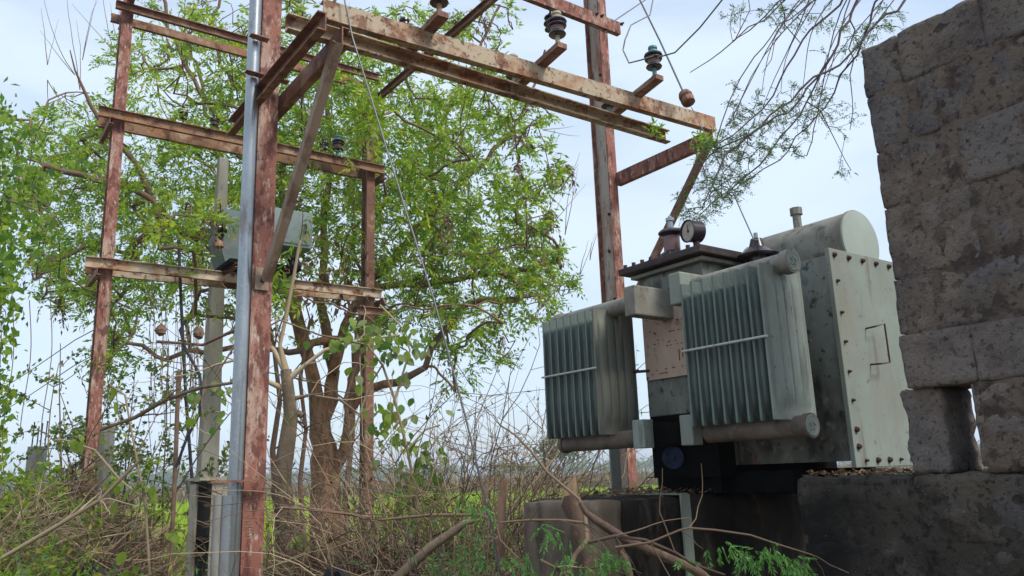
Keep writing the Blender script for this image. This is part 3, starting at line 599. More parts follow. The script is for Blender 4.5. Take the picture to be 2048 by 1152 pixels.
# bushings and temperature dial on the lid
def bushing(name, p, prof, m, parent=tr): return smooth_by_angle(obj(name, MB().lathe(p, (0, 0, 1), prof, 26), m, parent))
hb = bushing('bushing', W(2.45, 2.22, 2.455), [(0, .044), (.004, .050), (.014, .050), (.022, .040), (.026, .033), (.088, .0325), (.092, .034), (.096, .048), (.102, .0535), (.108, .0535), (.116, .046), (.122, .028)], 'porc')
bushing('bushing_core', W(2.45, 2.22, 2.465), [(0.012, .0345), (.078, .0345), (.079, .030)], 'porc_red', hb)
bushing('terminal', W(2.45, 2.22, 2.58), [(0, .012), (.03, .012), (.032, .018), (.045, .018), (.046, .008), (.055, .007)], 'galv', hb)
b2 = bushing('bushing', W(2.585, 1.90, 2.35), [(0, .045), (.040, .045), (.044, .078), (.052, .082), (.064, .062), (.085, .032), (.105, .026), (.12, .022)], 'porc')
bushing('terminal', W(2.585, 1.90, 2.465), [(0, .008), (.03, .008)], 'galv', b2)
dc = W(2.455, 2.10, 2.535); ax = nrm(np.array([-.90, -.42, -.02]))
dl = obj('temperature_dial', MB().lathe(dc - ax * .03, ax, [(0, .040), (.004, .045), (.056, .045), (.060, .048), (.064, .048), (.065, .043), (.058, .042)], 32), 'porc', tr); smooth_by_angle(dl)
obj('dial_face', MB().lathe(dc + ax * .028, ax, [(0, .0415), (.001, .0410)], 32), 'dial', dl)
obj('dial_needle', MB().lathe(dc + ax * .0295, ax, [(0, .006), (.004, .005)], 12).tube([dc + ax * .032, dc + ax * .032 + np.array([.0, .0, .028])], .0015, 5), 'ink', dl)
obj('dial_stem', MB().tube([dc - np.array([0, 0, .045]), dc - np.array([0, 0, .11])], .008, 8), 'bolt', dl)
# drain valve
vb = W(2.30, 2.17, 1.635); ax = nrm(-D1 * .85 - D2 * .5)
dv = obj('drain_valve', MB().lathe(vb - ax * .12, ax, [(0, .022), (.10, .022), (.10, .042), (.112, .042), (.113, .040)], 24), 'blue', tr); smooth_by_angle(dv)
x_ = nrm(np.cross(ax, [0, 0, 1])); 
for k in range(4):
    an = k * pi / 2 + .5; obj('bolt', MB().lathe(vb - ax * .008 + x_ * .028 * cos(an) + np.array([0, 0, 1]) * .028 * sin(an), ax, [(0, .006), (.008, .006)], 6), 'black', dv)
obj('bolt', MB().lathe(vb - ax * .008, ax, [(0, .010), (.012, .009)], 8), 'black', dv)
vw = MB()
for k in range(10): vw.tube([W(2.34, 2.06, 1.74) + np.array([rnd.uniform(-.05, .05), rnd.uniform(-.02, .02), rnd.uniform(-.05, .03)]) for _ in range(3)], .005, 5)
stuff(obj('valve_fittings', vw.lathe(W(2.30, 2.07, 1.71), (0, 0, 1), [(0, .012), (.03, .012), (.031, .026), (.04, .026)], 10), 'oil', tr))

# ------------------------------------------------------------------ plinth, lower wall, block wall
def rough_slab(nu, nv, fn, amp, sc=6.0):
    """grid surface p=fn(u,v), pushed along its normal by layered sines"""
    V = np.zeros((nu + 1, nv + 1, 3))
    for i in range(nu + 1):
        for j in range(nv + 1): V[i, j] = fn(i / nu, j / nv)
    return V
from mathutils import noise as mn
def rbox(a0, a1, b0, b1, z0, z1, amp=.006, res=.03, rad=.012, sc=9):
    """a rough stone: box subdivided, corners rounded, surface pushed in and out by noise"""
    L_ = np.array([a1 - a0, b1 - b0, z1 - z0]); c0 = np.array([(a0 + a1) / 2, (b0 + b1) / 2, (z0 + z1) / 2]); nn = [max(2, int(round(l / res))) for l in L_]
    mb = MB(); key = {}
    def vid(p):
        k = tuple(np.round(p, 5))
        if k in key: return key[k]
        q = np.array(p); inner = np.clip(q, -L_ / 2 + rad, L_ / 2 - rad); d = q - inner; dl = np.linalg.norm(d)
        if dl > 1e-9: q = inner + d / dl * rad
        s = Vector(tuple((q + c0) * sc)); f = mn.noise(s) + .5 * mn.noise(s * 2.7) + .3 * mn.noise(s * 6.1)
        nrmv = d / dl if dl > 1e-9 else np.zeros(3); q = q + nrmv * f * amp
        q = q + c0; key[k] = len(mb.v); mb.v.append(tuple(W(*q))); return key[k]
    for ax_ in range(3):
        o1, o2 = [(1, 2), (2, 0), (0, 1)][ax_]
        for s in (-1, 1):
            for i in range(nn[o1]):
                for j in range(nn[o2]):
                    def pt(ii, jj):
                        p = np.zeros(3); p[ax_] = s * L_[ax_] / 2; p[o1] = -L_[o1] / 2 + L_[o1] * ii / nn[o1]; p[o2] = -L_[o2] / 2 + L_[o2] * jj / nn[o2]; return vid(p)
                    f = (pt(i, j), pt(i + 1, j), pt(i + 1, j + 1), pt(i, j + 1)); mb.f.append(f if s > 0 else f[::-1])
    return mb
pln = thing('plinth', W(2.3, 2.5, 0), 'oil blackened concrete plinth carrying the transformer', 'plinth')
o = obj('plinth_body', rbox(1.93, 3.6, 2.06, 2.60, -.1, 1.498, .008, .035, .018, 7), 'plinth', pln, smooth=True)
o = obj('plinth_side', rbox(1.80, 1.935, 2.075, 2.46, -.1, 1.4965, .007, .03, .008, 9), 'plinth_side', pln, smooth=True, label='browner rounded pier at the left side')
o = obj('earthing_strip', MB().box(2.19, 2.235, 2.038, 2.046, .6, 1.505).box(2.19, 2.235, 2.046, 2.50, 1.503, 1.509), 'cover', pln, label='pale green metal strip bent over the edge')
o = obj('earthing_strip', MB().box(1.835, 1.865, 2.112, 2.12, .6, 1.40), 'cover', pln, label='pale green metal strip low on the left pier')
# lower wall: big rough stones proud of mortar
lw = thing('lower_wall', W(2.4, 1.0, 0), 'blackened rubble masonry wall at the lower right below the concrete blocks', 'wall')
obj('mortar', rbox(2.206, 2.9, .2, 1.565, -.1, 1.535, .012, .03, .02, 9), 'lowwall', lw, smooth=True)
rows = [(1.375, 1.548), (1.175, 1.36), (.96, 1.16), (.72, .945), (.5, .705)]
offs = [(1.575, 1.20, .90, .60, .25), (1.57, 1.33, 1.02, .80, .45, .2), (1.575, 1.18, .88, .55, .2), (1.57, 1.3, 1.0, .7, .3), (1.57, 1.2, .9, .5, .2)]
for (z0, z1), bs in zip(rows, offs):
    for i in range(len(bs) - 1):
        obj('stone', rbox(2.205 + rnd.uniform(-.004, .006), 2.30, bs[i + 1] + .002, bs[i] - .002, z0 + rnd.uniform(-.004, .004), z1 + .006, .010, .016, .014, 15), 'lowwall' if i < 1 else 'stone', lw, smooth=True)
obj('stone', rbox(2.30, 2.88, .25, 1.575, 1.50, 1.553, .014, .04, .02, 9), 'lowwall', lw, smooth=True)
obj('stone', rbox(2.215, 2.36, .86, .965, 1.545, 1.59, .012, .02, .018, 12), 'stone', lw, smooth=True)
# block wall
bw = thing('concrete_block_wall', W(2.3, .8, 1.56), 'tall weathered grey concrete block wall at the right edge', 'wall')
zr = [1.572, 1.788, 1.94, 2.10, 2.312, 2.485, 2.665, 2.825]
joint = [(1.185, 1.075, 'gap', 1.008, .70, .40, .1), (1.172, .98, .74, .40, .1), (1.172, 1.06, .80, .48, .1), (1.168, .92, .62, .35, .1), (1.168, 1.065, .93, .64, .3, .1), (1.166, 1.06, .97, .70, .35, .1), (1.170, 1.055, .82, .45, .1)]
for r in range(7):
    z0, z1 = zr[r], zr[r + 1]; js = joint[r]; k = 0
    while k < len(js) - 1:
        if js[k] == 'gap' or js[k + 1] == 'gap' and False: k += 1; continue
        hi = js[k]; lo_ = js[k + 1]
        if lo_ == 'gap': k += 2; continue
        if r == 0 and k == 0: hi, lo_ = 1.205, 1.095
        if r == 0 and k == 0:
            obj('block', rbox(2.222, 2.40, lo_, hi, z0 - .012, z1 + .004, .010, .012, .010, 22), 'block', bw, smooth=True, label='broken block beside the hole')
        else:
            obj('block', rbox(2.197 + rnd.uniform(-.004, .005), 2.40, lo_ + .001, hi + rnd.uniform(-.003, .003) - .001, z0 + .001, z1 - .001, .0055, .0135, .005, 19), 'block', bw, smooth=True)
        k += 1
obj('mortar', rbox(2.1978, 2.395, .10, 1.160, 1.80, 2.815, .006, .018, .012, 20), 'mortar', bw, smooth=True)
obj('mortar', rbox(2.1978, 2.395, .10, 1.0, 1.56, 1.80, .006, .018, .012, 20), 'mortar', bw, smooth=True)
# litter on the plinth
def litter(a0, a1, b0, b1, z, n, name, label, m='leaf_dry', ll=.03):
    A = rng.uniform(a0, a1, n); B = rng.uniform(b0, b1, n); C = np.stack([W(a, b, z + rng.uniform(0, .02)) for a, b in zip(A, B)])
    D = rng.normal(size=(n, 3)); D[:, 2] *= .25; o = obj(name, leaves(C, D, ll, ll * .4), m); return stuff(tag(o, label, 'leaf litter'))
litter(1.95, 2.5, 2.05, 2.58, 1.503, 520, 'leaf_litter', 'dry leaves scattered over the top of the plinth', ll=.022)
litter(2.21, 2.5, 1.2, 1.56, 1.555, 240, 'leaf_litter', 'dry leaves on the ledge below the pale green cover', ll=.022)
# ------------------------------------------------------------------ things behind: second transformer, poles, boxes
t2 = thing('small_transformer', W(2.7, 9.2, 4.07), 'smaller grey transformer on the rear lower beams behind the front post', 'transformer')
obj('tank', MB().sweep(W(2.62, 9.30, 0), W(2.62, 9.75, 0), [(-.0, 4.10), (.42, 4.08), (.50, 4.30), (.48, 4.78), (-.06, 4.78), (-.10, 4.40)], D1, (0, 0, 1)), 'tank_far', t2)
obj('control_box', MB().box(2.90, 3.56, 9.02, 9.6, 4.34, 4.80), 'tank_box', t2, bevel=.01)
obj('handle', MB().tube([W(3.46, 9.0, 4.52), W(3.46, 8.97, 4.54), W(3.46, 8.97, 4.62), W(3.46, 9.0, 4.64)], .010, 6), 'bolt', t2)
obj('rust_patch', MB().box(3.20, 3.28, 9.004, 9.0075, 4.66, 4.70, J=.002), 'bolt', t2)
obj('door_panel', MB().box(2.94, 3.52, 9.008, 9.018, 4.38, 4.76), 'tank_box', t2)
obj('marking', MB().box(2.88, 2.898, 9.10, 9.30, 4.42, 4.58), 'post_red', t2)
obj('base_frame', MB().box(2.6, 3.45, 9.08, 9.7, 4.068, 4.12), 'oil', t2)
for (a, z) in ((2.45, 4.50), (3.35, 4.18)):
    smooth_by_angle(obj('bushing', MB().lathe(W(a + .14, 9.25, z), -D1, [(0, .05), (.03, .05), (.035, .10), (.06, .105), (.075, .06), (.10, .06), (.105, .09), (.13, .095), (.145, .04)], 18), 'porc', t2))
smooth_by_angle(obj('hanging_fitting', MB().lathe(W(2.50, 9.2, 4.25), (0, 0, 1), [(0, .03), (.02, .06), (.10, .045), (.12, .02)], 12), 'bracket', t2))
def top_tube(name, pts, r, m, label, cat, n=10, group=None):
    o = obj(name, MB().tube(pts, r, n), m); smooth_by_angle(o, 50); return tag(o, label, cat, group)
# square concrete pole
q = P(412, 1000, 10.6); qt = P(446, 318, 10.6)
mb = MB(); b0, b1 = np.array([q[0], q[1], -.1]), qt
for (c, h) in ((b0, .135), (b1, .065)):
    for (sx, sy) in ((-1, -1), (1, -1), (1, 1), (-1, 1)): mb.v.append(tuple(c + D1 * h * sx * 1.0 + D2 * h * sy))
mb.f += [(0, 3, 2, 1), (4, 5, 6, 7)] + [(i, (i + 1) % 4, 4 + (i + 1) % 4, 4 + i) for i in range(4)]
tag(obj('concrete_pole', mb, 'pole', bevel=.012), 'tapering beige concrete pole behind the front rusty post', 'pole')
for k, (v, rr) in enumerate(((685, .018),)):
    top_tube('steel_rod', [P(315, 683, 8.9), P(405, 690, 8.7), P(470, 660, 8.6)], rr, 'bark_dark', 'thin dark rod crossing the beige concrete pole', 'rod', 6)
# rusty white box at the foot
bx = thing('meter_box', P(430, 1152, 6.2) * np.array([1, 1, 0]), 'rust stained white metal box open at the side, left of the front post', 'box')
c = P(418, 1050, 6.2); 
def local(mb_, a, b, z): return c + D1 * a + D2 * b + np.array([0, 0, z])
def lbox(a0, a1, b0, b1, z0, z1):
    m_ = MB(); vs = [c + D1 * a + D2 * b + np.array([0, 0, z]) for a in (a0, a1) for b in (b0, b1) for z in (z0, z1)]
    return m_.add(vs, [(0, 1, 3, 2), (4, 6, 7, 5), (0, 4, 5, 1), (2, 3, 7, 6), (0, 2, 6, 4), (1, 5, 7, 3)])
obj('front_panel', lbox(-.03, .22, -.14, -.13, -.75, .32), 'boxpaint', bx)
obj('back_panel', lbox(-.10, .22, .20, .21, -.75, .32), 'concrete_far', bx)
obj('side_panel', lbox(.205, .22, -.13, .2, -.75, .32), 'boxpaint', bx)
obj('side_panel', lbox(-.10, -.085, .02, .2, -.75, .30), 'boxpaint', bx)
obj('roof_sheet', lbox(-.13, .25, -.18, .24, .325, .345), 'boxpaint', bx)
obj('shelf', lbox(-.08, .2, -.12, .19, -.1, -.085), 'bolt', bx)
# thin dark poles
top_tube('thin_pole', [P(341, 1150, 7.0), P(352, 900, 7.0), P(357, 742, 7.0)], .020, 'bark_dark', 'thin dark brown stake standing left of the beige pole', 'pole', 8)
top_tube('iron_pipe', [P(388, 1010, 9.0), P(372, 800, 9.0), P(362, 600, 9.0), P(357, 480, 9.0)], .019, 'wire_dark', 'tall slim dark iron pipe left of the beige pole', 'pipe', 8)
top_tube('thin_pole', [P(396, 1015, 10), P(386, 960, 10)], .10, 'concrete_far', 'short grey stub beside the beige concrete pole', 'post', 8)
top_tube('hanging_cable', [P(352, 935, 6.9), P(372, 880, 6.9), P(398, 830, 6.9), P(404, 790, 6.9), P(400, 750, 6.9), P(372, 700, 6.9), P(360, 660, 6.9), P(372, 640, 6.9)], .013, 'wire_dark', 'black cable looping down to the thin brown stake', 'cable', 8)
# concrete stubs on the left
q = P(75, 900, 16); mb = MB(); zz = P(75, 893, 16)[2]
vs = [(q[0] + sx * .13, q[1] + sy * .13, z) for z in (-.1, zz) for (sx, sy) in ((-1, -1), (1, -1), (1, 1), (-1, 1))]
st = thing('unfinished_column', (q[0], q[1], 0), 'unfinished concrete column with bare rebar sticking out, far left', 'column')
obj('column', MB().add(vs, [(0, 3, 2, 1), (4, 5, 6, 7)] + [(i, (i + 1) % 4, 4 + (i + 1) % 4, 4 + i) for i in range(4)]), 'concrete_far', st, bevel=.015)
for sx, sy, h in ((-.09, -.05, .48), (.08, -.06, .45), (-.07, .08, .4), (.09, .08, .5)): obj('rebar', MB().tube([(q[0] + sx, q[1] + sy, zz - .02), (q[0] + sx + .01, q[1] + sy, zz + h)], .012, 6), 'wire_dark', st)
q = P(205, 900, 8.6); zt = P(207, 852, 8.6)[2]
vs = [(q[0] + sx * (.075 if z > 1 else .13), q[1] + sy * .10, z) for z in (-.1, zt) for (sx, sy) in ((-1, -1), (1, -1), (1, 1), (-1, 1))]
tag(obj('stone_post', MB().add(vs, [(0, 3, 2, 1), (4, 5, 6, 7)] + [(i, (i + 1) % 4, 4 + (i + 1) % 4, 4 + i) for i in range(4)]), 'concrete_far', bevel=.02), 'broad grey stone post just behind the far left rusty post', 'post')
q = P(1232, 960, 3.9); zt = P(1232, 893, 3.9)[2]
vs = [(q[0] + sx * .022, q[1] + sy * .03, z) for z in (1.30, zt) for (sx, sy) in ((-1, -1), (1, -1), (1, 1), (-1, 1))]
tag(obj('old_stake', MB().add(vs, [(0, 3, 2, 1), (4, 5, 6, 7)] + [(i, (i + 1) % 4, 4 + (i + 1) % 4, 4 + i) for i in range(4)]), 'concrete_far'), 'short grey stake behind the plinth in front of the right post', 'stake')
q = P(165, 1150, 7.2)
# black lumps low at the frame edge
tag(obj('tyre', MB().lathe(P(168, 1172, 6.6), (.3, -.9, .3), [(-.05, .09), (-.06, .14), (-.035, .17), (.035, .17), (.06, .14), (.05, .09)], 24), 'black'), 'black round lump low among weeds under the far left post', 'tyre')
tag(obj('black_hose', MB().tube([P(655, 1160, 5), P(662, 1142, 5), P(680, 1142, 5), P(692, 1160, 5)], .035, 10), 'black'), 'black hose end at the bottom edge among dead twigs', 'hose')

# ------------------------------------------------------------------ wires
def wire(name, uvY, r, label, cat='wire', m='wire'):
    pts = [P(*p) if len(p) == 3 else np.array(p[0]) for p in uvY]
    out = []
    for i in range(len(pts) - 1):
        for k in range(5): out.append(pts[i] + (pts[i + 1] - pts[i]) * k / 5)
    out.append(pts[-1]); o = obj(name, MB().tube(out, r, 6), m); smooth_by_angle(o, 60); return tag(o, label, cat)
wire('stay_wire', [(685, -20, 4.0), (705, 75, 3.99), (780, 320, 3.95), (868, 600, 3.9), (930, 830, 3.88), (985, 1060, 3.86), (1000, 1150, 3.86)], .0055, 'long grey stay wire sloping from the front beam down into the bushes', 'wire')
sw = thing('strain_wire', P(1375, 190, 4.6), 'grey wire with a strain insulator running down to the beam end', 'wire')
obj('wire', MB().tube([P(1265, -30, 5.0), P(1320, 82, 4.85), P(1366, 183, 4.70)], .006, 6), 'wire', sw)
a_, b_ = P(1368, 186, 4.70), P(1382, 213, 4.66); t_ = nrm(b_ - a_)
smooth_by_angle(obj('strain_insulator', MB().lathe(a_, t_, [(-.01, .014), (0, .036), (.03, .046), (.047, .030), (.056, .046), (.09, .042), (.105, .014)], 10), 'bracket', sw))
obj('wire', MB().tube([P(1383, 215, 4.66), P(1392, 232, 4.6), P(1420, 290, 4.2), P(1470, 395, 3.5), P(1508, 480, 2.85), W(2.60, 1.90, 2.47)], .003, 6), 'wire', sw)
wire('jumper_wire', [(1308, 112, 4.35), (1282, 120, 4.35), (1258, 126, 4.35), (1246, 100, 4.4), (1250, 80, 4.4), (1262, 50, 4.5), (1300, 30, 4.6), (1308, -10, 4.7)], .0045, 'curling jumper wire rising from the teal headed insulator')
wire('line_wire', [(1315, 115, 4.35), (1350, 105, 4.2), (1400, 55, 4.0), (1460, -20, 3.8)], .0045, 'barbed looking wire from the teal insulator up to the right edge of the tree branches')
wire('line_wire', [(1225, 44, 5.9), (1290, 0, 6.2), (1340, -30, 6.4)], .006, 'thin wire leaving the high cross arm to the upper right')
wire('line_wire', [(-40, 805, 30), (60, 742, 26), (150, 680, 22), (225, 640, 19)], .014, 'upper of two distant power lines at the left edge')
wire('line_wire', [(-40, 850, 30), (60, 790, 26), (150, 730, 22), (225, 690, 19)], .014, 'lower of two distant power lines at the left edge')
# ------------------------------------------------------------------ the tall tree
def pxpath(pts, Y, dy=0):
    """pts: (u, v, radius px); depth can drift by dy along the path"""
    n = len(pts); out = []
    for i, q in enumerate(pts):
        y = Y + dy * i / max(1, n - 1); r = (q[2] if len(q) > 2 else None); out.append([P(q[0], q[1], y), r * y / FPX if r else None])
    for i in range(n):
        if out[i][1] is None:
            out[i][1] = out[i - 1][1] * .88
    return [tuple(o) for o in out]
TY = 12.6
limbs = [
 pxpath([(655, 1180, 40), (655, 1100, 34), (652, 1000, 31), (650, 920, 28), (640, 868, 22)], TY),
 pxpath([(640, 868, 19), (632, 790, 15), (618, 720, 13), (598, 650, 11), (585, 590, 10), (590, 520, 9), (572, 430, 8), (566, 350, 7), (545, 270, 6), (500, 200, 5), (440, 130, 4), (425, 50, 3.5), (450, -60, 3)], TY, -.6),
 pxpath([(640, 868, 20), (662, 800, 15), (668, 740, 12), (655, 680, 11), (640, 600, 9), (650, 500, 8), (648, 420, 7), (665, 330, 6), (655, 230, 5), (650, 120, 4.5), (670, 0, 4), (680, -80, 3)], TY, .8),
 pxpath([(668, 740, 10), (690, 650, 8), (740, 560, 7), (800, 500, 6), (855, 440, 5.5), (868, 380, 5), (862, 300, 4.5), (905, 200, 4), (960, 100, 3.5), (1000, 10, 3)], TY, .5),
 pxpath([(655, 960, 16), (690, 900, 13), (700, 820, 11), (735, 780, 9), (800, 765, 8), (850, 735, 7), (880, 670, 6), (930, 610, 5), (1000, 600, 4), (1080, 590, 3)], TY, -1.2),
 pxpath([(700, 820, 9), (712, 740, 8), (720, 650, 7), (750, 575, 6), (830, 570, 5), (930, 555, 4.5), (1040, 540, 4), (1120, 520, 3)], TY, -.4),
 pxpath([(585, 590, 8), (540, 545, 8), (470, 500, 8), (400, 475, 8), (345, 452, 8), (305, 400, 7.5), (285, 350, 7), (250, 300, 6), (200, 240, 5), (168, 180, 3.5), (150, 140, 2), (140, 100, 1.2)], TY, -1.6),
 pxpath([(345, 452, 6), (290, 390, 5.5), (230, 365, 5), (160, 348, 4), (90, 330, 3)], TY - 1.0, -.5),
 pxpath([(566, 350, 6), (480, 290, 5.5), (420, 210, 5), (370, 130, 5), (335, 60, 4.5), (320, -40, 4)], TY - .3, -.6),
 pxpath([(566, 380, 6), (500, 330, 5), (410, 230, 4), (405, 170, 4), (375, 70, 3)], TY - .3, .6),
 pxpath([(855, 440, 5), (900, 395, 4.5), (960, 335, 4), (1020, 270, 3.5), (1060, 200, 3), (1090, 100, 2.5)], TY, .5),
 pxpath([(862, 300, 4), (830, 220, 3.5), (800, 120, 3), (790, 20, 2.5)], TY + .3, .5),
 pxpath([(655, 680, 9), (610, 700, 7), (560, 700, 6), (500, 690, 5), (440, 700, 4), (380, 700, 3), (330, 720, 2)], TY, -1.5),
 pxpath([(572, 430, 6), (535, 380, 4), (520, 300, 3), (540, 200, 3), (520, 100, 2.5), (560, 0, 2)], TY - .3, .4),
]
# leaf clumps: (u, v, ru, rv, number)
blobs = [(150, 250, 85, 70, 28), (95, 390, 80, 90, 44), (130, 545, 75, 70, 50), (240, 610, 55, 80, 36), (205, 330, 60, 70, 24), (60, 300, 50, 60, 16),
 (330, 500, 105, 75, 52), (290, 420, 60, 60, 14), (345, 110, 95, 110, 30), (430, 50, 90, 60, 30), (405, 250, 90, 100, 22), (250, 130, 50, 60, 6), (470, 380, 80, 60, 18),
 (600, 130, 85, 150, 38), (620, 330, 80, 100, 26), (700, 280, 70, 110, 24), (730, 100, 60, 100, 20), (560, 20, 60, 40, 12),
 (830, 60, 110, 75, 26), (985, 60, 75, 60, 18), (800, 230, 90, 90, 20), (930, 230, 100, 70, 28), (1060, 250, 75, 60, 16), (1080, 340, 55, 55, 12),
 (800, 400, 90, 90, 26), (940, 400, 90, 90, 30), (1050, 440, 65, 60, 18), (880, 510, 110, 60, 32), (1040, 520, 85, 60, 28), (1110, 570, 65, 55, 22), (1030, 610, 90, 40, 20),
 (830, 620, 100, 60, 24), (930, 650, 80, 50, 16), (720, 600, 60, 90, 16), (600, 480, 60, 60, 10), (900, 730, 60, 60, 8), (245, 720, 45, 70, 10), (500, 620, 60, 50, 8), (1000, 690, 60, 40, 5),
 (1020, 150, 60, 60, 12), (880, 320, 80, 50, 14), (480, 150, 60, 80, 14), (420, 620, 60, 40, 5), (690, 430, 60, 60, 12)]
targets = []
for (u, v, ru, rv, n) in blobs:
    for _ in range(int(n * 1.2)):
        r = rng.uniform(0, 1) ** .5; a = rng.uniform(0, 2 * pi)
        targets.append(P(u + ru * r * cos(a), v + rv * r * sin(a), TY + rng.normal() * 1.1 - .2))
for (u, v, ru, rv, n) in ((400, 415, 60, 30, 8), (345, 490, 45, 35, 6), (740, 215, 25, 45, 7), (560, 580, 30, 20, 3)):
    for _ in range(n):
        r = rng.uniform() ** .5; a = rng.uniform(0, 2 * pi); targets.append(P(u + ru * r * cos(a), v + rv * r * sin(a), 8.35 + rng.normal() * .12))
targets = np.array(targets)
paths, nodes, tips = grow(limbs, targets, step=.2, jit=.07, rmin=.0065, expo=.45, upc=.14)
tree = thing('neem_tree', P(655, 1100, TY) * np.array([1, 1, 0]), 'tall leafy tree with forked reddish trunk filling the sky behind the steel structure', 'tree')
tk_ = []; br_ = []
for p in paths:
    k = sum(1 for q in p if q[1] > .058)
    if k > 2: tk_.append(p[:k + 1])
    else: k = 1
    if len(p) - k > 1: br_.append(p[max(0, k - 1):])
obj('trunk', tubes_np(tk_, 9, .06), 'bark', tree, smooth=True); obj('branches', tubes_np(br_, 5), 'bark_dark', tree, smooth=True)
tp = nodes[tips]; par = np.array([nodes[max(0, t - 2)] for t in tips])
def spray(tp, par, per, L_, pairs, ll, lw, spread=.75, droop=.35):
    B = np.repeat(tp, per, 0); D = np.repeat(nrm(tp - par), per, 0) + rng.normal(size=(len(tp) * per, 3)) * spread; D[:, 2] += .1
    B = B + (np.repeat(par, per, 0) - B) * rng.uniform(0, 1, (len(B), 1)) * .8
    return pinnate(B, D, L_, pairs, ll, lw, droop)
nzv = np.array([mn.noise(Vector(tuple(p * .9))) for p in tp]); sel = (nzv > -.30) & (rng.uniform(size=len(tp)) < .93)
o = obj('foliage', spray(tp[sel], par[sel], 8, .33, 6, .092, .029), 'leaf', tree); stuff(o)
yel = tp[rng.uniform(size=len(tp)) < np.where(tp[:, 0] > P(780, 600, TY)[0], .42, .22)]
if len(yel): stuff(obj('foliage', spray(yel, yel - np.array([0, 0, .2]), 8, .3, 5, .085, .03), 'leaf_yel', tree, label='yellowing leaf sprays'))
dry = tp[~sel]; dry = dry[rng.uniform(size=len(dry)) < .28]; stuff(obj('dry_leaves', spray(dry, dry + np.array([0, 0, .2]), 8, .25, 4, .09, .03, .4, 1.0), 'leaf_dry', tree, label='withered brown leaf bunches'))
# bare shoots poking into the sky
bare = []
for (u, v, du, dv, L_) in ((160, 180, -35, -150, 1.6), (165, 120, 5, -140, 1.2), (150, 150, -60, -110, 1.3), (230, 110, -60, -110, 1.3), (240, 90, -20, -120, 1.2), (95, 130, 10, -130, 1.1), (95, 160, 30, 80, .9), (1090, 470, 30, -90, .9), (1130, 470, 15, -60, .8), (1120, 380, 20, -60, .6), (1180, 520, 15, -50, .5), (1085, 260, 60, -10, .5), (1160, 550, 20, -60, .6)):
    p = P(u, v, TY - 1); d = P(u + du, v + dv, TY - 1) - p
    for _ in range(2): bare.append(stem(p, nrm(d) + rng.normal(size=3) * .18, L_ * rng.uniform(.7, 1.3), .007, .002, 12, .13))
stuff(obj('bare_shoots', tubes_np(bare, 4), 'bark_dark', tree))
# clump of dead leaves and bark strips caught in the middle of the tree
B = np.array([P(640 + rng.normal() * 45 + 60 * abs(rng.normal()) * .5, 560 + rng.normal() * 45, TY - 2.2 + rng.normal() * .15) for _ in range(230)])
o = obj('dead_creeper', leaves(B, np.array([0, 0, -1.0]) + rng.normal(size=B.shape) * .5, .12, .05), 'leaf_dry'); stuff(tag(o, 'clump of dead brown creeper leaves hanging over the rear lower beam', 'dead creeper'))

# ------------------------------------------------------------------ # smaller trees and saplings
st2 = thing('slender_tree', P(545, 1100, 11.5) * np.array([1, 1, 0]), 'slender leaning stems between the slim trunk and the forked tree', 'tree')
ss = [pxpath([(560, 1150, 7), (552, 1000, 6), (545, 900, 6), (560, 800, 5), (548, 700, 4), (530, 600, 3)], 11.5), pxpath([(700, 1130, 6), (690, 1000, 6), (702, 900, 5), (690, 800, 4), (720, 700, 4), (700, 620, 3), (690, 560, 3)], 11.5), pxpath([(610, 1120, 5), (600, 960, 5), (612, 860, 4), (600, 760, 4), (620, 640, 3)], 11.5)]
for p in list(ss):
    for _ in range(7):
        k = rng.integers(2, len(p)); ss.append(stem(p[k][0], nrm(p[k][0] - p[k - 1][0]) + rng.normal(size=3) * .6, rng.uniform(.5, 1.4), .014, .004, 7, .5))
obj('stems', tubes_np(ss, 6), 'bark_dark', st2, smooth=True)

bt = thing('bare_tree', P(575, 1152, 6.5) * np.array([1, 1, 0]), 'slim grey brown trunk with a knot and bare side twigs right of the front post', 'tree')
tk = pxpath([(565, 1290, 28), (572, 1150, 24), (578, 1060, 21), (562, 985, 19), (565, 950, 18), (575, 880, 15), (582, 830, 15), (578, 800, 13), (572, 740, 11)], 6.5)
obj('trunk', tubes_np([tk, pxpath([(582, 832, 10), (596, 826, 7), (606, 832, 6)], 6.5)], 10, .05), 'bark_grey', bt, smooth=True)
tw = [pxpath([(572, 745, 9), (560, 690, 4), (575, 620, 4), (590, 540, 3.5), (600, 480, 3)], 6.5), pxpath([(575, 780, 8), (540, 765, 5), (500, 740, 4), (470, 720, 3), (430, 730, 2.5)], 6.5), pxpath([(575, 760, 8), (610, 730, 4), (650, 700, 4), (720, 680, 3), (800, 670, 2.5)], 6.5),
      pxpath([(572, 745, 7), (548, 700, 5), (530, 680, 4), (520, 650, 3)], 6.5), pxpath([(578, 800, 6), (620, 790, 3), (680, 800, 3), (720, 830, 2)], 6.5)]
for p in list(tw):
    for _ in range(4):
        k = rng.integers(1, len(p)); tw.append(stem(p[k][0], nrm(p[k][0] - p[k - 1][0]) + rng.normal(size=3) * .6, rng.uniform(.3, .8), .006, .002, 6, .5))
obj('twigs', tubes_np(tw, 5), 'twig_pale', bt, smooth=True)

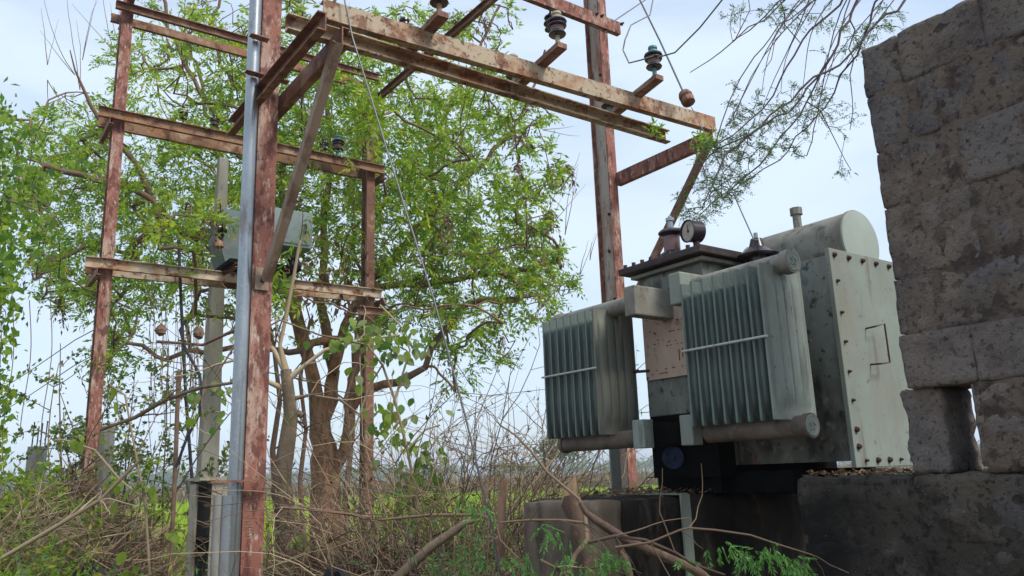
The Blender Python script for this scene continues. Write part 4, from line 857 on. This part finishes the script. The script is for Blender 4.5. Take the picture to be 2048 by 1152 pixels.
def sapling(name, u, Y, vtop, nst, label, cat, m='leaf_dark', nleaf=500, ll=.05, lw=.035, spread=.25, group=None, hang=0, vbase=None):
    base = PG(u, Y); top = P(u, vtop, Y); H = top[2]
    t = thing(name, base, label, cat, group); ps = []
    for _ in range(nst):
        s = stem(base + np.array([rng.normal() * .25, rng.normal() * .25, 0]), np.array([rng.normal() * spread, rng.normal() * spread, 1.0]), H * rng.uniform(.75, 1.05), .014, .004, 12, .22); ps.append(s)
        for _ in range(7):
            k = rng.integers(5, 12); ps.append(stem(s[k][0], np.array([rng.normal(), rng.normal(), .5 + hang]), H * rng.uniform(.08, .22), .005, .002, 6, .4))
    obj('stems', tubes_np(ps, 4), 'twig', t)
    C, D = path_points(ps, nleaf, .45); C = C + rng.normal(size=C.shape) * .02
    stuff(obj('foliage', leaves(C, D * .3 + rng.normal(size=D.shape) * .8 + np.array([0, 0, -.3]), ll, lw), m, t)); return t
sapling('sapling', 30, 8.5, 730, 4, 'thin stemmed sapling with small dark leaves at the far left edge', 'sapling', nleaf=800)
sapling('sapling', 110, 8.0, 640, 5, 'sparse sapling between the left edge and the rebar column', 'sapling', nleaf=900)
sapling('sapling', 175, 8.3, 640, 4, 'sparse tall sapling beside the far left rusty post', 'sapling', nleaf=800)
sapling('sapling', 255, 9.8, 700, 6, 'leafy sapling in front of the broad grey stone post', 'sapling', 'leaf_dark', nleaf=1700)
sapling('sapling', 300, 9.4, 740, 5, 'leafy sapling left of the thin brown stake', 'sapling', 'leaf_dark', nleaf=1300)
sapling('shrub', 15, 7.6, 860, 8, 'yellow green shrub low at the left edge', 'shrub', 'leaf_yel', nleaf=1500, spread=.35, ll=.05)
sapling('shrub', 75, 11, 905, 8, 'green creeper covered shrub in front of the rebar column', 'shrub', 'leaf', nleaf=1700, spread=.35, ll=.06)
# left hanging creeper mass
cr_ = thing('hanging_creeper', P(-60, 1152, 7) * np.array([1, 1, 0]), 'bright green creeper hanging in long strands down the left edge', 'creeper')
seeds = [pxpath([(-120, 1150, 20), (-110, 700, 16), (-90, 400, 13), (-60, 250, 9), (0, 220, 5), (60, 240, 3)], 7), pxpath([(-100, 500, 8), (-40, 420, 6), (20, 400, 4), (70, 420, 3)], 7)]
tg = []
for (u, v, ru, rv, n) in ((-12, 330, 36, 120, 42), (0, 470, 34, 90, 32), (-12, 640, 26, 160, 44), (60, 330, 35, 70, 8), (80, 440, 30, 50, 6), (-20, 850, 40, 100, 24)):
    for _ in range(n):
        r = rng.uniform() ** .5; a = rng.uniform(0, 2 * pi); tg.append(P(u + ru * r * cos(a), v + rv * r * sin(a), 7 + rng.normal() * .3))
pa, nd, tps = grow(seeds, np.array(tg), step=.15, jit=.05, rmin=.003, expo=.4, upc=.1)
obj('stems', tubes_np(pa, 4), 'twig', cr_)
tq = nd[tps]; B = np.repeat(tq, 15, 0) + rng.normal(size=(len(tq) * 15, 3)) * np.array([.09, .09, .13])
stuff(obj('foliage', leaves(B, np.array([0, 0, -1.0]) + rng.normal(size=B.shape) * .7, .075, .055), 'leaf_creeper', cr_))
# dangling strings
ds = []
for (u, v0, v1) in [(120, 330, 900), (30, 560, 980), (62, 600, 900), (0, 640, 1000)]: ds.append(([(P(u + (v - v0) * -.06 + 6 * sin(v * .02), v, 6.8), .0035) for v in range(v0, v1, 30)]))
for k in range(26):
    u = 300 + rng.uniform(0, 110); v0 = rng.uniform(560, 700); v1 = v0 + rng.uniform(120, 300); ds.append([(P(u + 3 * sin(v * .03 + k), v, 8.6), .0035) for v in np.arange(v0, v1, 25)])
o = obj('dangling_roots', tubes_np(ds, 4), 'bark_dark'); stuff(tag(o, 'thin dark strings of creeper dangling in the gap around the iron pipe', 'dangling creeper'))
# climbing vine with large leaves over the rear right post
vn = thing('climbing_vine', P(740, 1100, 6) * np.array([1, 1, 0]), 'broad leaved yellow green vine drooping right of the tree trunk', 'vine')
vp = [pxpath(p, 6.0) for p in ([(840, 1150, 4), (835, 1000, 3.5), (815, 900, 3), (790, 800, 3), (765, 730, 2.5), (735, 690, 2), (690, 680, 2)], [(790, 800, 3), (820, 700, 2), (800, 650, 2), (760, 610, 2)], [(815, 900, 2.5), (850, 860, 2), (880, 850, 2)], [(765, 730, 2), (740, 770, 2), (712, 850, 2), (700, 870, 2)], [(840, 1000, 2), (800, 960, 2), (790, 1050, 2)], [(735, 690, 2), (640, 670, 2), (560, 640, 2), (470, 690, 2), (420, 770, 2), (400, 800, 2)])]
obj('stem', tubes_np(vp, 5), 'twig_pale', vn)
def leaf_shape(L_, w_):
    prof = [(0, 0), (.18, .36), (.45, .5), (.75, .32), (1, 0)]; mb = MB()
    V = [(0, 0, 0)]
    for t, h in prof[1:-1]: V += [(t * L_, h * w_, .06 * L_ * h), (t * L_, 0, -.02 * L_ * t), (t * L_, -h * w_, .06 * L_ * h)]
    V.append((L_, 0, -.10 * L_)); F = [(0, 2, 1), (0, 3, 2)]
    for k in range(2): a = 1 + 3 * k; F += [(a, a + 1, a + 4, a + 3), (a + 1, a + 2, a + 5, a + 4)]
    F += [(7, 8, 10), (8, 9, 10)]; return V, F
lms = []
for mm in ('leaf_yel', 'leaf', 'leaf_yel'):
    V_, F_ = leaf_shape(1, .75); me = bpy.data.meshes.new('leaf'); me.from_pydata(V_, [], F_); me.materials.append(M[mm]); lms.append(me)
# solid leaf colours for single leaves
for nm, c in (('single leaf yellow', (.24, .32, .045)), ('single leaf green', (.11, .21, .04)), ('single leaf pale', (.26, .31, .12))):
    M[nm] = mat(nm, c, [((c[0] * .6, c[1] * .6, c[2]), 8, .4, .65, I3, .6)], rough=.5, bump=0, trans=(.4, (1.5, 1.7, .9)))
for me, nm in zip(lms, ('single leaf yellow', 'single leaf green', 'single leaf pale')): me.materials[0] = M[nm]
def add_leaf(p, parent, size, k=None):
    o = bpy.data.objects.new('leaf', lms[rng.integers(3) if k is None else k]); COL.objects.link(o); o.parent = parent; o.location = tuple(p - wloc(parent)); s = size * rng.uniform(.7, 1.25); o.scale = (s, s, s)
    o.rotation_euler = (rng.normal() * .6, radians(55) + rng.normal() * .4, rng.uniform(0, 2 * pi))
zone = [(790, 850, 60, 60, 50), (760, 700, 70, 60, 55), (820, 680, 50, 40, 30), (830, 930, 40, 70, 36), (700, 680, 60, 25, 22), (800, 1010, 40, 50, 20), (590, 1075, 25, 30, 8), (490, 720, 60, 50, 10), (440, 800, 30, 60, 10), (380, 790, 20, 50, 8), (870, 880, 30, 40, 14)]
for (u, v, ru, rv, n) in zone:
    for _ in range(n): add_leaf(P(u + ru * rng.normal() * .55, v + rv * rng.normal() * .55, 6.0 + rng.normal() * .12), vn, .085)
v2 = thing('young_vine', P(250, 1100, 6) * np.array([1, 1, 0]), 'young vine with big lime yellow leaves between the far left post and stake', 'vine')
vp = [pxpath([(300, 1150, 3), (290, 1000, 2.5), (270, 900, 2), (250, 790, 2), (220, 770, 2)], 6), pxpath([(290, 1000, 2), (240, 960, 2), (190, 900, 2), (130, 880, 2), (110, 880, 2)], 6)]
obj('stem', tubes_np(vp, 5), 'twig_pale', v2)
for (u, v, ru, rv, n) in ((285, 975, 30, 14, 12), (150, 880, 30, 10, 7), (230, 790, 25, 15, 6), (225, 960, 15, 40, 9), (255, 1120, 20, 20, 6), (355, 1060, 15, 10, 4)):
    for _ in range(n): add_leaf(P(u + ru * rng.normal() * .6, v + rv * rng.normal() * .6, 6.0 + rng.normal() * .1), v2, .085, 0)
# creeper on the two rear posts and on beams
cp = np.array([P(742 + rng.normal() * 14, rng.uniform(150, 330), 10.6 + rng.normal() * .2) for _ in range(700)] + [P(rng.uniform(640, 770), 120 + rng.normal() * 40 + 40, 10.8) for _ in range(500)])
o = obj('post_creeper', leaves(cp, rng.normal(size=cp.shape), .07, .045), 'leaf_yel'); stuff(tag(o, 'yellow green creeper wrapping the top of the rear right post', 'creeper'))
cp = np.array([W(rng.uniform(1.9, 4.4), 9.36 + rng.normal() * .05, 5.77 + abs(rng.normal()) * .05) for _ in range(500)] + [P(325 + rng.normal() * 5, rng.uniform(290, 420), 9) for _ in range(160)])
o = obj('beam_creeper', leaves(cp, rng.normal(size=cp.shape), .06, .03), 'leaf_yel'); stuff(tag(o, 'thin creeper trailing along the top of the rear middle beam', 'creeper'))

# ------------------------------------------------------------------ thorn tree reaching in from the upper right
th = thing('thorn_tree', (5.2, 5.4, 0), 'thorn tree branches with fine grey green leaflets reaching in over the wall from upper right', 'tree')
YT = 3.6
s0 = [pxpath([(2700, 1500, 60), (2500, 900, 50), (2350, 300, 40), (2100, -200, 22), (1900, -180, 8), (1730, -60, 3.6), (1700, 40, 3.0), (1665, 110, 2.6), (1600, 200, 2.2), (1500, 270, 1.9), (1430, 300, 1.5), (1395, 340, 1.1)], YT),
      pxpath([(1730, -60, 3.4), (1680, 10, 2.6), (1620, 60, 2.3), (1560, 160, 1.9), (1500, 240, 1.6), (1440, 285, 1.2)], YT, .2),
      pxpath([(1900, -180, 5), (1810, 0, 3), (1740, 60, 2.8), (1680, 130, 2.4), (1600, 180, 2.2), (1540, 230, 1.9), (1450, 310, 1.5), (1410, 400, 1.1)], YT, -.3),
      pxpath([(1665, 110, 2.6), (1640, 150, 2.1), (1600, 230, 1.8), (1520, 330, 1.5), (1460, 380, 1.2), (1400, 430, .9)], YT, .1),
      pxpath([(1900, -180, 4), (1745, 20, 2.4), (1715, 110, 2.4), (1680, 150, 2), (1650, 215, 1.6), (1560, 320, 1.3), (1480, 370, 1)], YT, .3),
      pxpath([(1730, -60, 3.4), (1600, -60, 2.2), (1570, 0, 1.8), (1530, 40, 1.4), (1470, 80, 1.4), (1420, 120, 1.1), (1380, 145, .9)], YT, .1),
      pxpath([(1600, -60, 2), (1560, 0, 1.4), (1500, 60, 1.4), (1465, 82, 1)], YT, .2),
      pxpath([(1560, 0, 1.6), (1570, 50, 1.2), (1600, 85, 1)], YT), pxpath([(1570, 30, 1.4), (1550, 80, 1), (1525, 145, .8)], YT),
      pxpath([(1640, 220, 1.4), (1665, 270, 1), (1690, 320, .8), (1702, 340, .7)], YT), pxpath([(1480, 60, 1.2), (1500, 20, 1), (1490, -40, 1)], YT),
      pxpath([(1710, 60, 1.6), (1700, 150, 1.2), (1705, 200, .9), (1700, 260, .7)], YT)]
for k in range(13):
    u0 = rng.uniform(1620, 1860); v0 = rng.uniform(-80, -20); L_ = rng.uniform(.45, .95); ddx = rng.uniform(-1.3, -.5); f = [(u0 + ddx * t * L_ * 330 * (1 - .25 * t) + 10 * sin(k + 5 * t), v0 + t * L_ * 400 * (.75 + .25 * t)) for t in np.linspace(0, 1, 9)]
    s0.append(pxpath([(x, y, 1.7 - 1.1 * i / 8) for i, (x, y) in enumerate(f)], YT + rng.normal() * .2))
tg = []
for (u, v, ru, rv, n) in ((1530, 260, 90, 60, 70), (1450, 340, 55, 60, 70), (1420, 300, 35, 25, 16), (1620, 200, 60, 50, 22), (1700, 100, 60, 70, 22), (1580, 30, 80, 35, 20), (1400, 400, 50, 45, 24), (1690, 240, 35, 40, 8), (1770, 40, 50, 30, 10), (1390, 430, 30, 25, 8), (1500, 200, 60, 40, 16), (1690, 340, 14, 14, 3), (1460, 30, 30, 30, 6)):
    for _ in range(n):
        r = rng.uniform() ** .5; a = rng.uniform(0, 2 * pi); tg.append(P(u + ru * r * cos(a), v + rv * r * sin(a), YT + rng.normal() * .22))
pa, nd, tps = grow(s0, np.array(tg), step=.07, jit=.025, rmin=.0012, expo=.35, upc=.02)
br = []
for p in pa:
    k = sum(1 for q in p if q[1] > .02)
    if k > 1: obj('trunk', tubes_np([p[:k + 1]], 8), 'bark', th, smooth=True)
    if len(p) - k > 1: br.append(p[max(0, k - 1):])
obj('branches', tubes_np(br, 5), 'twig_red', th)
tq = nd[tps]; pq = np.array([nd[max(0, t - 1)] for t in tps])
def acacia(tq, pq, per, L_, pairs, ll, lw):
    B = np.repeat(tq, per, 0) + (np.repeat(pq - tq, per, 0)) * rng.uniform(0, 1.5, (len(tq) * per, 1)); D = np.repeat(nrm(tq - pq), per, 0) + rng.normal(size=B.shape) * .8
    return pinnate(B, D, L_, pairs, ll, lw, .25, 1.1)
stuff(obj('foliage', acacia(tq, pq, 4, .055, 6, .0125, .0045), 'leaf_acacia', th))

# ------------------------------------------------------------------ thickets and dead bushes
def bush(name, u, Y, v, n, r, label, cat, m='twig', rad=.5, sub=3, depth=3, lean=.5, bend=.5, grav=.3, lf=None, group=None, flat=None):
    n = int(n * (2.4 if cat in ('bush', 'thicket') else 1.6)); base = PG(u, Y); H = P(u, v, Y)[2]
    t = thing(name, base, label, cat, group); ps = twig_bush(base, rad, n, H, r, lean, sub, bend, grav, depth)
    obj('stems', tubes_np(ps, 3), m, t)
    if lf:
        lm, ln, ll, lw = lf; ln = int(ln * 1.8); C, D = path_points(ps, ln, .3); stuff(obj('foliage', leaves(C, D * .5 + rng.normal(size=D.shape) * .6, ll, lw), lm, t))
    return t
bush('dead_bush', 800, 5.4, 1040, 70, .006, 'thick heap of dark brown dead brush left of the cut branch', 'bush', rad=.75, lean=1.0, grav=1.0)
bush('dead_bush', 640, 5.8, 1090, 36, .006, 'dark brown dead brush heap between the slim trunk and forked tree', 'bush', rad=.6, lean=1.0, grav=1.0)
bush('dead_bush', 790, 6.0, 720, 40, .008, 'tangled dead bush in front of the rear right post', 'bush', rad=.45, lean=.35, lf=('leaf_dry', 500, .05, .02))
bush('dead_bush', 880, 6.6, 700, 52, .008, 'tall dead bush of mauve brown twigs where the stay wire comes down', 'bush', rad=.45, lean=.35, lf=('leaf_dark', 900, .05, .014))
bush('dead_bush', 965, 5.6, 690, 44, .007, 'wispy dead bush just left of the far radiator', 'bush', rad=.35, lean=.35, lf=('leaf_acacia', 1400, .05, .010))
bush('dead_bush', 680, 7.0, 980, 26, .007, 'low mat of dead brush round the foot of the forked tree', 'bush', rad=.7, lean=.8, grav=.8)
bush('dead_bush', 850, 4.8, 1000, 60, .006, 'low brown brush tangle at the bottom centre', 'bush', rad=.5, lean=.9, grav=.8, lf=('leaf_fresh', 500, .04, .010))
bush('dead_bush', 1050, 5.2, 850, 34, .006, 'thin leafless bush behind the plinth corner', 'bush', rad=.3, lean=.4)
bush('dead_bush', 1150, 7.5, 870, 26, .006, 'pale brushwood seen under the far radiator', 'bush', 'twig_pale', rad=.5, lean=.5)
bush('thicket', 60, 6.6, 985, 70, .006, 'brown and green thicket filling the lower left corner', 'thicket', rad=.8, lean=.8, grav=.9, m='twig_pale', lf=('leaf', 2600, .05, .02))
bush('thicket', 190, 6.9, 960, 70, .006, 'dense brown dead thicket around the far left post', 'thicket', rad=.7, lean=.9, grav=1.0, lf=('leaf_dry', 900, .05, .02))
bush('thicket', 120, 8.8, 960, 80, .007, 'dead brown thicket behind the saplings at left', 'thicket', rad=1.2, lean=.8, grav=1.0, m='twig', lf=('leaf_dry', 1500, .06, .03))
bush('thicket', 290, 8.8, 1030, 40, .006, 'straw brown thicket between the stone post and the stake', 'thicket', rad=.8, lean=.8, grav=.9, m='twig_pale', lf=('leaf_yel', 900, .05, .02))
bush('thicket', 470, 8.2, 1095, 30, .006, 'low thicket behind the white box and front post', 'thicket', rad=.6, lean=.8, grav=.8, lf=('leaf', 900, .05, .02))
bush('thicket', 620, 8.0, 1085, 30, .006, 'dark thicket left of the forked trunk base', 'thicket', rad=.7, lean=.8, grav=.8, lf=('leaf_dry', 700, .05, .02))
bush('weeds', 950, 4.2, 1010, 34, .004, 'green leafy weeds at the bottom centre left of the plinth', 'weeds', rad=.4, lean=.5, lf=('leaf_fresh', 1500, .045, .009), m='twig_red')
bush('weeds', 1040, 3.6, 1020, 26, .003, 'narrow leaved weeds at the left plinth corner', 'weeds', rad=.25, lean=.5, lf=('leaf_fresh', 1100, .04, .007), m='twig_red')
bush('weeds', 230, 5.4, 1090, 30, .003, 'green weeds along the bottom edge at left', 'weeds', rad=.7, lean=.6, lf=('leaf', 1300, .05, .014), m='twig_pale')
bush('weeds', 20, 5.2, 1040, 30, .003, 'fresh green weeds in the bottom left corner', 'weeds', rad=.5, lean=.6, lf=('leaf_fresh', 1500, .05, .016), m='twig_pale')
# heaps of broken stalks
def heap(name, cx, Y, wpx, v, n, label, m, ll=.35, lw=.011, cat='brush', dy=.9, base=0.0):
    c = PG(cx, Y); H = P(cx, v, Y)[2]; rx = wpx * Y / FPX
    x = rng.normal(size=n); y = rng.normal(size=n); h = H * np.exp(-.18 * (x * x + y * y)) * (1 + .10 * np.sin(x * 5 + cx) + .08 * np.sin(y * 7 + x * 3))
    C = np.stack([c[0] + x * rx * .6, c[1] + y * dy * .6, h * (1 - rng.uniform(0, 1, n) ** 2 * .75) - .05], 1)
    D = rng.normal(size=(n, 3)); D[:, 2] = D[:, 2] * .6 + .25
    o = obj(name, leaves(C, D, ll, lw), m); return stuff(tag(o, label, cat))
heap('brush_heap', 100, 7.6, 180, 990, 14000, 'brown tangle of dead stalks heaped across the lower left', 'twig')
heap('brush_heap', 60, 6.6, 150, 1035, 5000, 'straw coloured stalks in front of the lower left heap', 'twig_pale', lw=.008)
heap('brush_heap', 235, 7.4, 80, 1035, 4500, 'low brown stalk heap between far left post and brown stake', 'twig')
heap('brush_heap', 790, 5.6, 180, 1100, 12000, 'dark brown heap of dead stalks along the bottom centre', 'twig_dark', ll=.25, lw=.009)
heap('brush_heap', 620, 6.2, 80, 1110, 3500, 'dark stalk heap at the foot of the slim trunk', 'twig_dark', ll=.25, lw=.009)
heap('leafy_heap', 90, 7.2, 170, 965, 7000, 'yellow green creeper leaves spread over the lower left heap', 'leaf_yel', ll=.055, lw=.03, cat='undergrowth')
heap('leafy_heap', 850, 6.4, 190, 960, 5200, 'olive leaves scattered through the dead brush right of the forked tree', 'leaf_dark', ll=.05, lw=.018, cat='undergrowth')
heap('leafy_heap', 60, 6.0, 150, 1075, 5000, 'green undergrowth over the dead stalks in the lower left corner', 'leaf', ll=.05, lw=.02, cat='undergrowth')
heap('leafy_heap', 930, 4.6, 110, 1060, 2600, 'green undergrowth left of the plinth at the bottom', 'leaf_fresh', ll=.045, lw=.011, cat='undergrowth')
# arching pale stems at lower left
def arcs(name, lst, Y, m, label, cat, sub=True):
    ps = []
    for a in lst:
        p = pxpath(a, Y); ps.append(p)
        if sub:
            for _ in range(2 + len(p)):
                k = rng.integers(1, len(p)); ps.append(stem(p[k][0], nrm(p[k][0] - p[k - 1][0]) + rng.normal(size=3) * .7, rng.uniform(.08, .3) * Y / 4, p[k][1] * .5, p[k][1] * .2, 5, .5))
    return tag(obj(name, tubes_np(ps, 6), m, smooth=True), label, cat)
arcs('fallen_branch', [[(-20, 1130, 4), (100, 1060, 4), (200, 1000, 3.5), (280, 920, 3)]], 5.5, 'twig_pale', 'long pale stem rising from the lower left corner', 'branch')
arcs('fallen_branch', [[(200, 860, 3), (270, 835, 4), (330, 800, 4), (400, 775, 3.5), (470, 765, 3)]], 5.6, 'bark_grey', 'thin pale branch arching across the far left post to the beige pole', 'branch')
arcs('cut_branch', [[(790, 1160, 10), (860, 1095, 9), (910, 1060, 8), (930, 1045, 6), (960, 1040, 3)]], 4.2, 'bark_grey', 'smooth pale cut branch leaning at the bottom centre', 'branch', False)
arcs('thin_branch', [[(760, 1040, 2.5), (860, 1030, 3), (960, 1030, 3.5), (1000, 1045, 3)], [(560, 1015, 3), (640, 1020, 3), (740, 1035, 3)]], 4.6, 'bark_dark', 'thin dark horizontal branch across the dead brush', 'branch')
# peeled reddish stump and its dark stem, broken upright log
sp = thing('broken_stump', P(1003, 1152, 3.9) * np.array([1, 1, 0]), 'peeled reddish broken stem standing left of the plinth', 'stump')
obj('stem', tubes_np([pxpath([(1006, 1250, 9), (1004, 1150, 8), (1002, 1080, 7), (1004, 1010, 9), (1008, 965, 7), (1012, 955, 3)], 3.9)], 8, .12), M['porc_red'] if False else mat('peeled red wood', (.34, .20, .13), [((.16, .08, .05), 14, .45, .62, (1, 1, .3), .8), ((.42, .27, .16), 9, .58, .68, (1, 1, .4), .6)], rough=.8, bump=.4), sp, smooth=True)
obj('splinters', tubes_np([stem(P(1008 + rng.normal() * 5, 968, 3.9), (rng.normal() * .2, 0, 1), .06, .004, .001, 3, .2) for _ in range(7)], 4), 'twig_pale', sp)
lg = thing('broken_log', P(1140, 1100, 2.75) * np.array([1, 1, 0]), 'split tan log standing broken against the plinth corner', 'log')
obj('log', tubes_np([pxpath([(1180, 1250, 22), (1172, 1120, 20), (1158, 1050, 18), (1143, 1005, 15), (1140, 990, 12)], 2.42)], 11, .14), 'bark_brown', lg, smooth=True)
sv = [P(1124, 1002, 2.42), P(1160, 1004, 2.42), P(1156, 968, 2.42), P(1151, 949, 2.425), P(1140, 965, 2.42), P(1128, 980, 2.42)]; sv += [p + np.array([0, .035, 0]) for p in sv]
obj('split_end', MB().add(sv, [(0, 1, 2, 3, 4, 5), (11, 10, 9, 8, 7, 6)] + [(i, 6 + i, 6 + (i + 1) % 6, (i + 1) % 6) for i in range(6)]), mat('fresh split wood', (.30, .20, .12), [((.20, .12, .07), 30, .45, .6, (1, 1, .3), .8)], bump=.4), lg)
# thorny foreground branch in front of the plinth
tb_ = thing('thorn_branch', P(1300, 1152, 1.9) * np.array([1, 1, 0]), 'thorny fallen branch with fresh green leaflets in front of the plinth', 'branch')
YF = 1.95
main = [pxpath([(1440, 1175, 8), (1380, 1135, 8), (1320, 1110, 9), (1260, 1085, 9), (1225, 1062, 9), (1190, 1040, 8), (1172, 1025, 6), (1160, 1005, 4)], YF),
        pxpath([(1130, 1160, 5), (1150, 1110, 5), (1175, 1080, 5), (1170, 1030, 4), (1160, 1000, 4), (1130, 975, 3), (1095, 945, 3), (1060, 900, 2.5), (1030, 870, 2), (1000, 850, 1.6)], YF, .3),
        pxpath([(1175, 1085, 4), (1230, 1072, 3.5), (1290, 1080, 3.5), (1350, 1105, 3), (1390, 1130, 3), (1450, 1150, 2)], YF - .05),
        pxpath([(1230, 1095, 3), (1300, 1085, 2.5), (1360, 1060, 2.2), (1378, 1056, 2.2), (1430, 1060, 2.2), (1500, 1070, 2), (1560, 1090, 1.8), (1625, 1110, 1.2)], YF - .1),
        pxpath([(1080, 1120, 3), (1110, 1135, 3), (1130, 1150, 3)], YF), pxpath([(1000, 1045, 2), (1060, 1040, 2.4), (1120, 1040, 2.4), (1165, 1045, 3)], YF), pxpath([(1010, 1150, 2), (1040, 1120, 2), (1000, 1080, 2), (985, 1020, 1.6), (960, 960, 1.2)], YF + .1),
        pxpath([(1240, 1100, 8), (1255, 1130, 7), (1262, 1165, 7)], YF)]
sub = []
for p in main[1:]:
    for _ in range(5):
        k = rng.integers(1, len(p)); sub.append(stem(p[k][0], nrm(p[k][0] - p[k - 1][0]) + rng.normal(size=3) * .7, rng.uniform(.06, .2), p[k][1] * .5, .0008, 6, .5))
obj('stems', tubes_np(main[1:] + sub, 6), 'twig_dark', tb_, smooth=True); obj('stem', tubes_np(main[:1], 9, .08), 'bark_brown', tb_, smooth=True)
lp = []
for (u, v, n) in ((1440, 1090, 4), (1455, 1085, 4), (1490, 1095, 4), (1510, 1100, 5), (1540, 1090, 5), (1560, 1105, 5), (1600, 1110, 5), (1575, 1130, 4), (1590, 1135, 4), (1230, 1110, 5), (1190, 1120, 5), (1170, 1130, 5), (1130, 1110, 5), (1100, 1060, 4), (1085, 1040, 4), (1200, 1090, 4), (1050, 1100, 4), (1150, 1075, 3), (1060, 1140, 5), (940, 990, 4), (950, 1010, 4), (1215, 1105, 4), (1010, 1120, 4), (1370, 1120, 3)):
    for _ in range(n): lp.append(P(u + rng.normal() * 9, v + rng.normal() * 6, YF - .05 + rng.normal() * .03))
lp = np.array(lp); D = np.tile(np.array([[.15, 0, -.8]]), (len(lp), 1)) + rng.normal(size=lp.shape) * .45
stuff(obj('foliage', pinnate(lp, D, .05, 9, .014, .0034, .1, .8), 'leaf_fresh', tb_))
# leaves clinging to the end of the front beam
cp = np.array([P(1412 + rng.normal() * 14, 282 + rng.normal() * 9, 4.62 + rng.normal() * .04) for _ in range(170)] + [P(1310 + rng.normal() * 9, 262 + rng.normal() * 7, 4.55) for _ in range(50)])
o = obj('clinging_leaves', leaves(cp, rng.normal(size=cp.shape), .045, .012), 'leaf_yel'); stuff(tag(o, 'small green leaves clinging to the end of the front beam', 'leaves'))
# weaver nests
for (u, v, lb) in ((398, 668, 'round brown nest hanging left of the beige pole'), (322, 662, 'dark ragged nest hanging among the leaves left of the iron pipe')):
    q = P(u, v, 8); mb = MB().lathe(q - np.array([0, 0, .05]), (0, 0, 1), [(0, .01), (.02, .045), (.06, .055), (.10, .035), (.12, .01)], 10); mb.v = [tuple(np.array(p) + rng.normal(size=3) * .006) for p in mb.v]
    tag(obj('bird_nest', mb, 'bark_dark'), lb, 'nest')
# mid distance tree beyond the plinth
mt = thing('field_tree', PG(1115, 70), 'small hazy tree standing alone in the field beyond the plinth', 'tree')
obj('trunk', MB().tube([PG(1115, 70), PG(1115, 70) + np.array([.1, 0, 2.0])], [.2, .12], 8), 'bark_dark', mt)
B = np.array([P(1115 + rng.normal() * 22, 915 - abs(rng.normal()) * 20 + rng.normal() * 5, 70 + rng.normal()) for _ in range(900)])
stuff(obj('foliage', leaves(B, rng.normal(size=B.shape), .45, .18), 'leaf_acacia', mt))
#__HAZE__
hz = bpy.data.materials.new('haze air'); hz.use_nodes = True; t = hz.node_tree; t.nodes.clear()
vo = N(t, 'ShaderNodeVolumePrincipled'); vo.inputs['Color'].default_value = (.86, .92, 1, 1); vo.inputs['Density'].default_value = 0.0012; vo.inputs['Anisotropy'].default_value = .2
ou = N(t, 'ShaderNodeOutputMaterial'); t.links.new(vo.outputs[0], ou.inputs['Volume'])
bm = MB().add([(x, y, z) for x in (-1230, 1230) for y in (-130, 1630) for z in (-1.2, 14)], [(0, 1, 3, 2), (4, 6, 7, 5), (0, 4, 5, 1), (2, 3, 7, 6), (0, 2, 6, 4), (1, 5, 7, 3)])
HAZE = True
if HAZE:
    # the ground sheet inside the air box ends inside it, so no face cuts the ground
    hb_ = obj('haze', bm, hz, loc=(0, 0, 0)); stuff(hb_); hb_['label'] = 'thin pale haze over the fields'; hb_['category'] = 'haze'
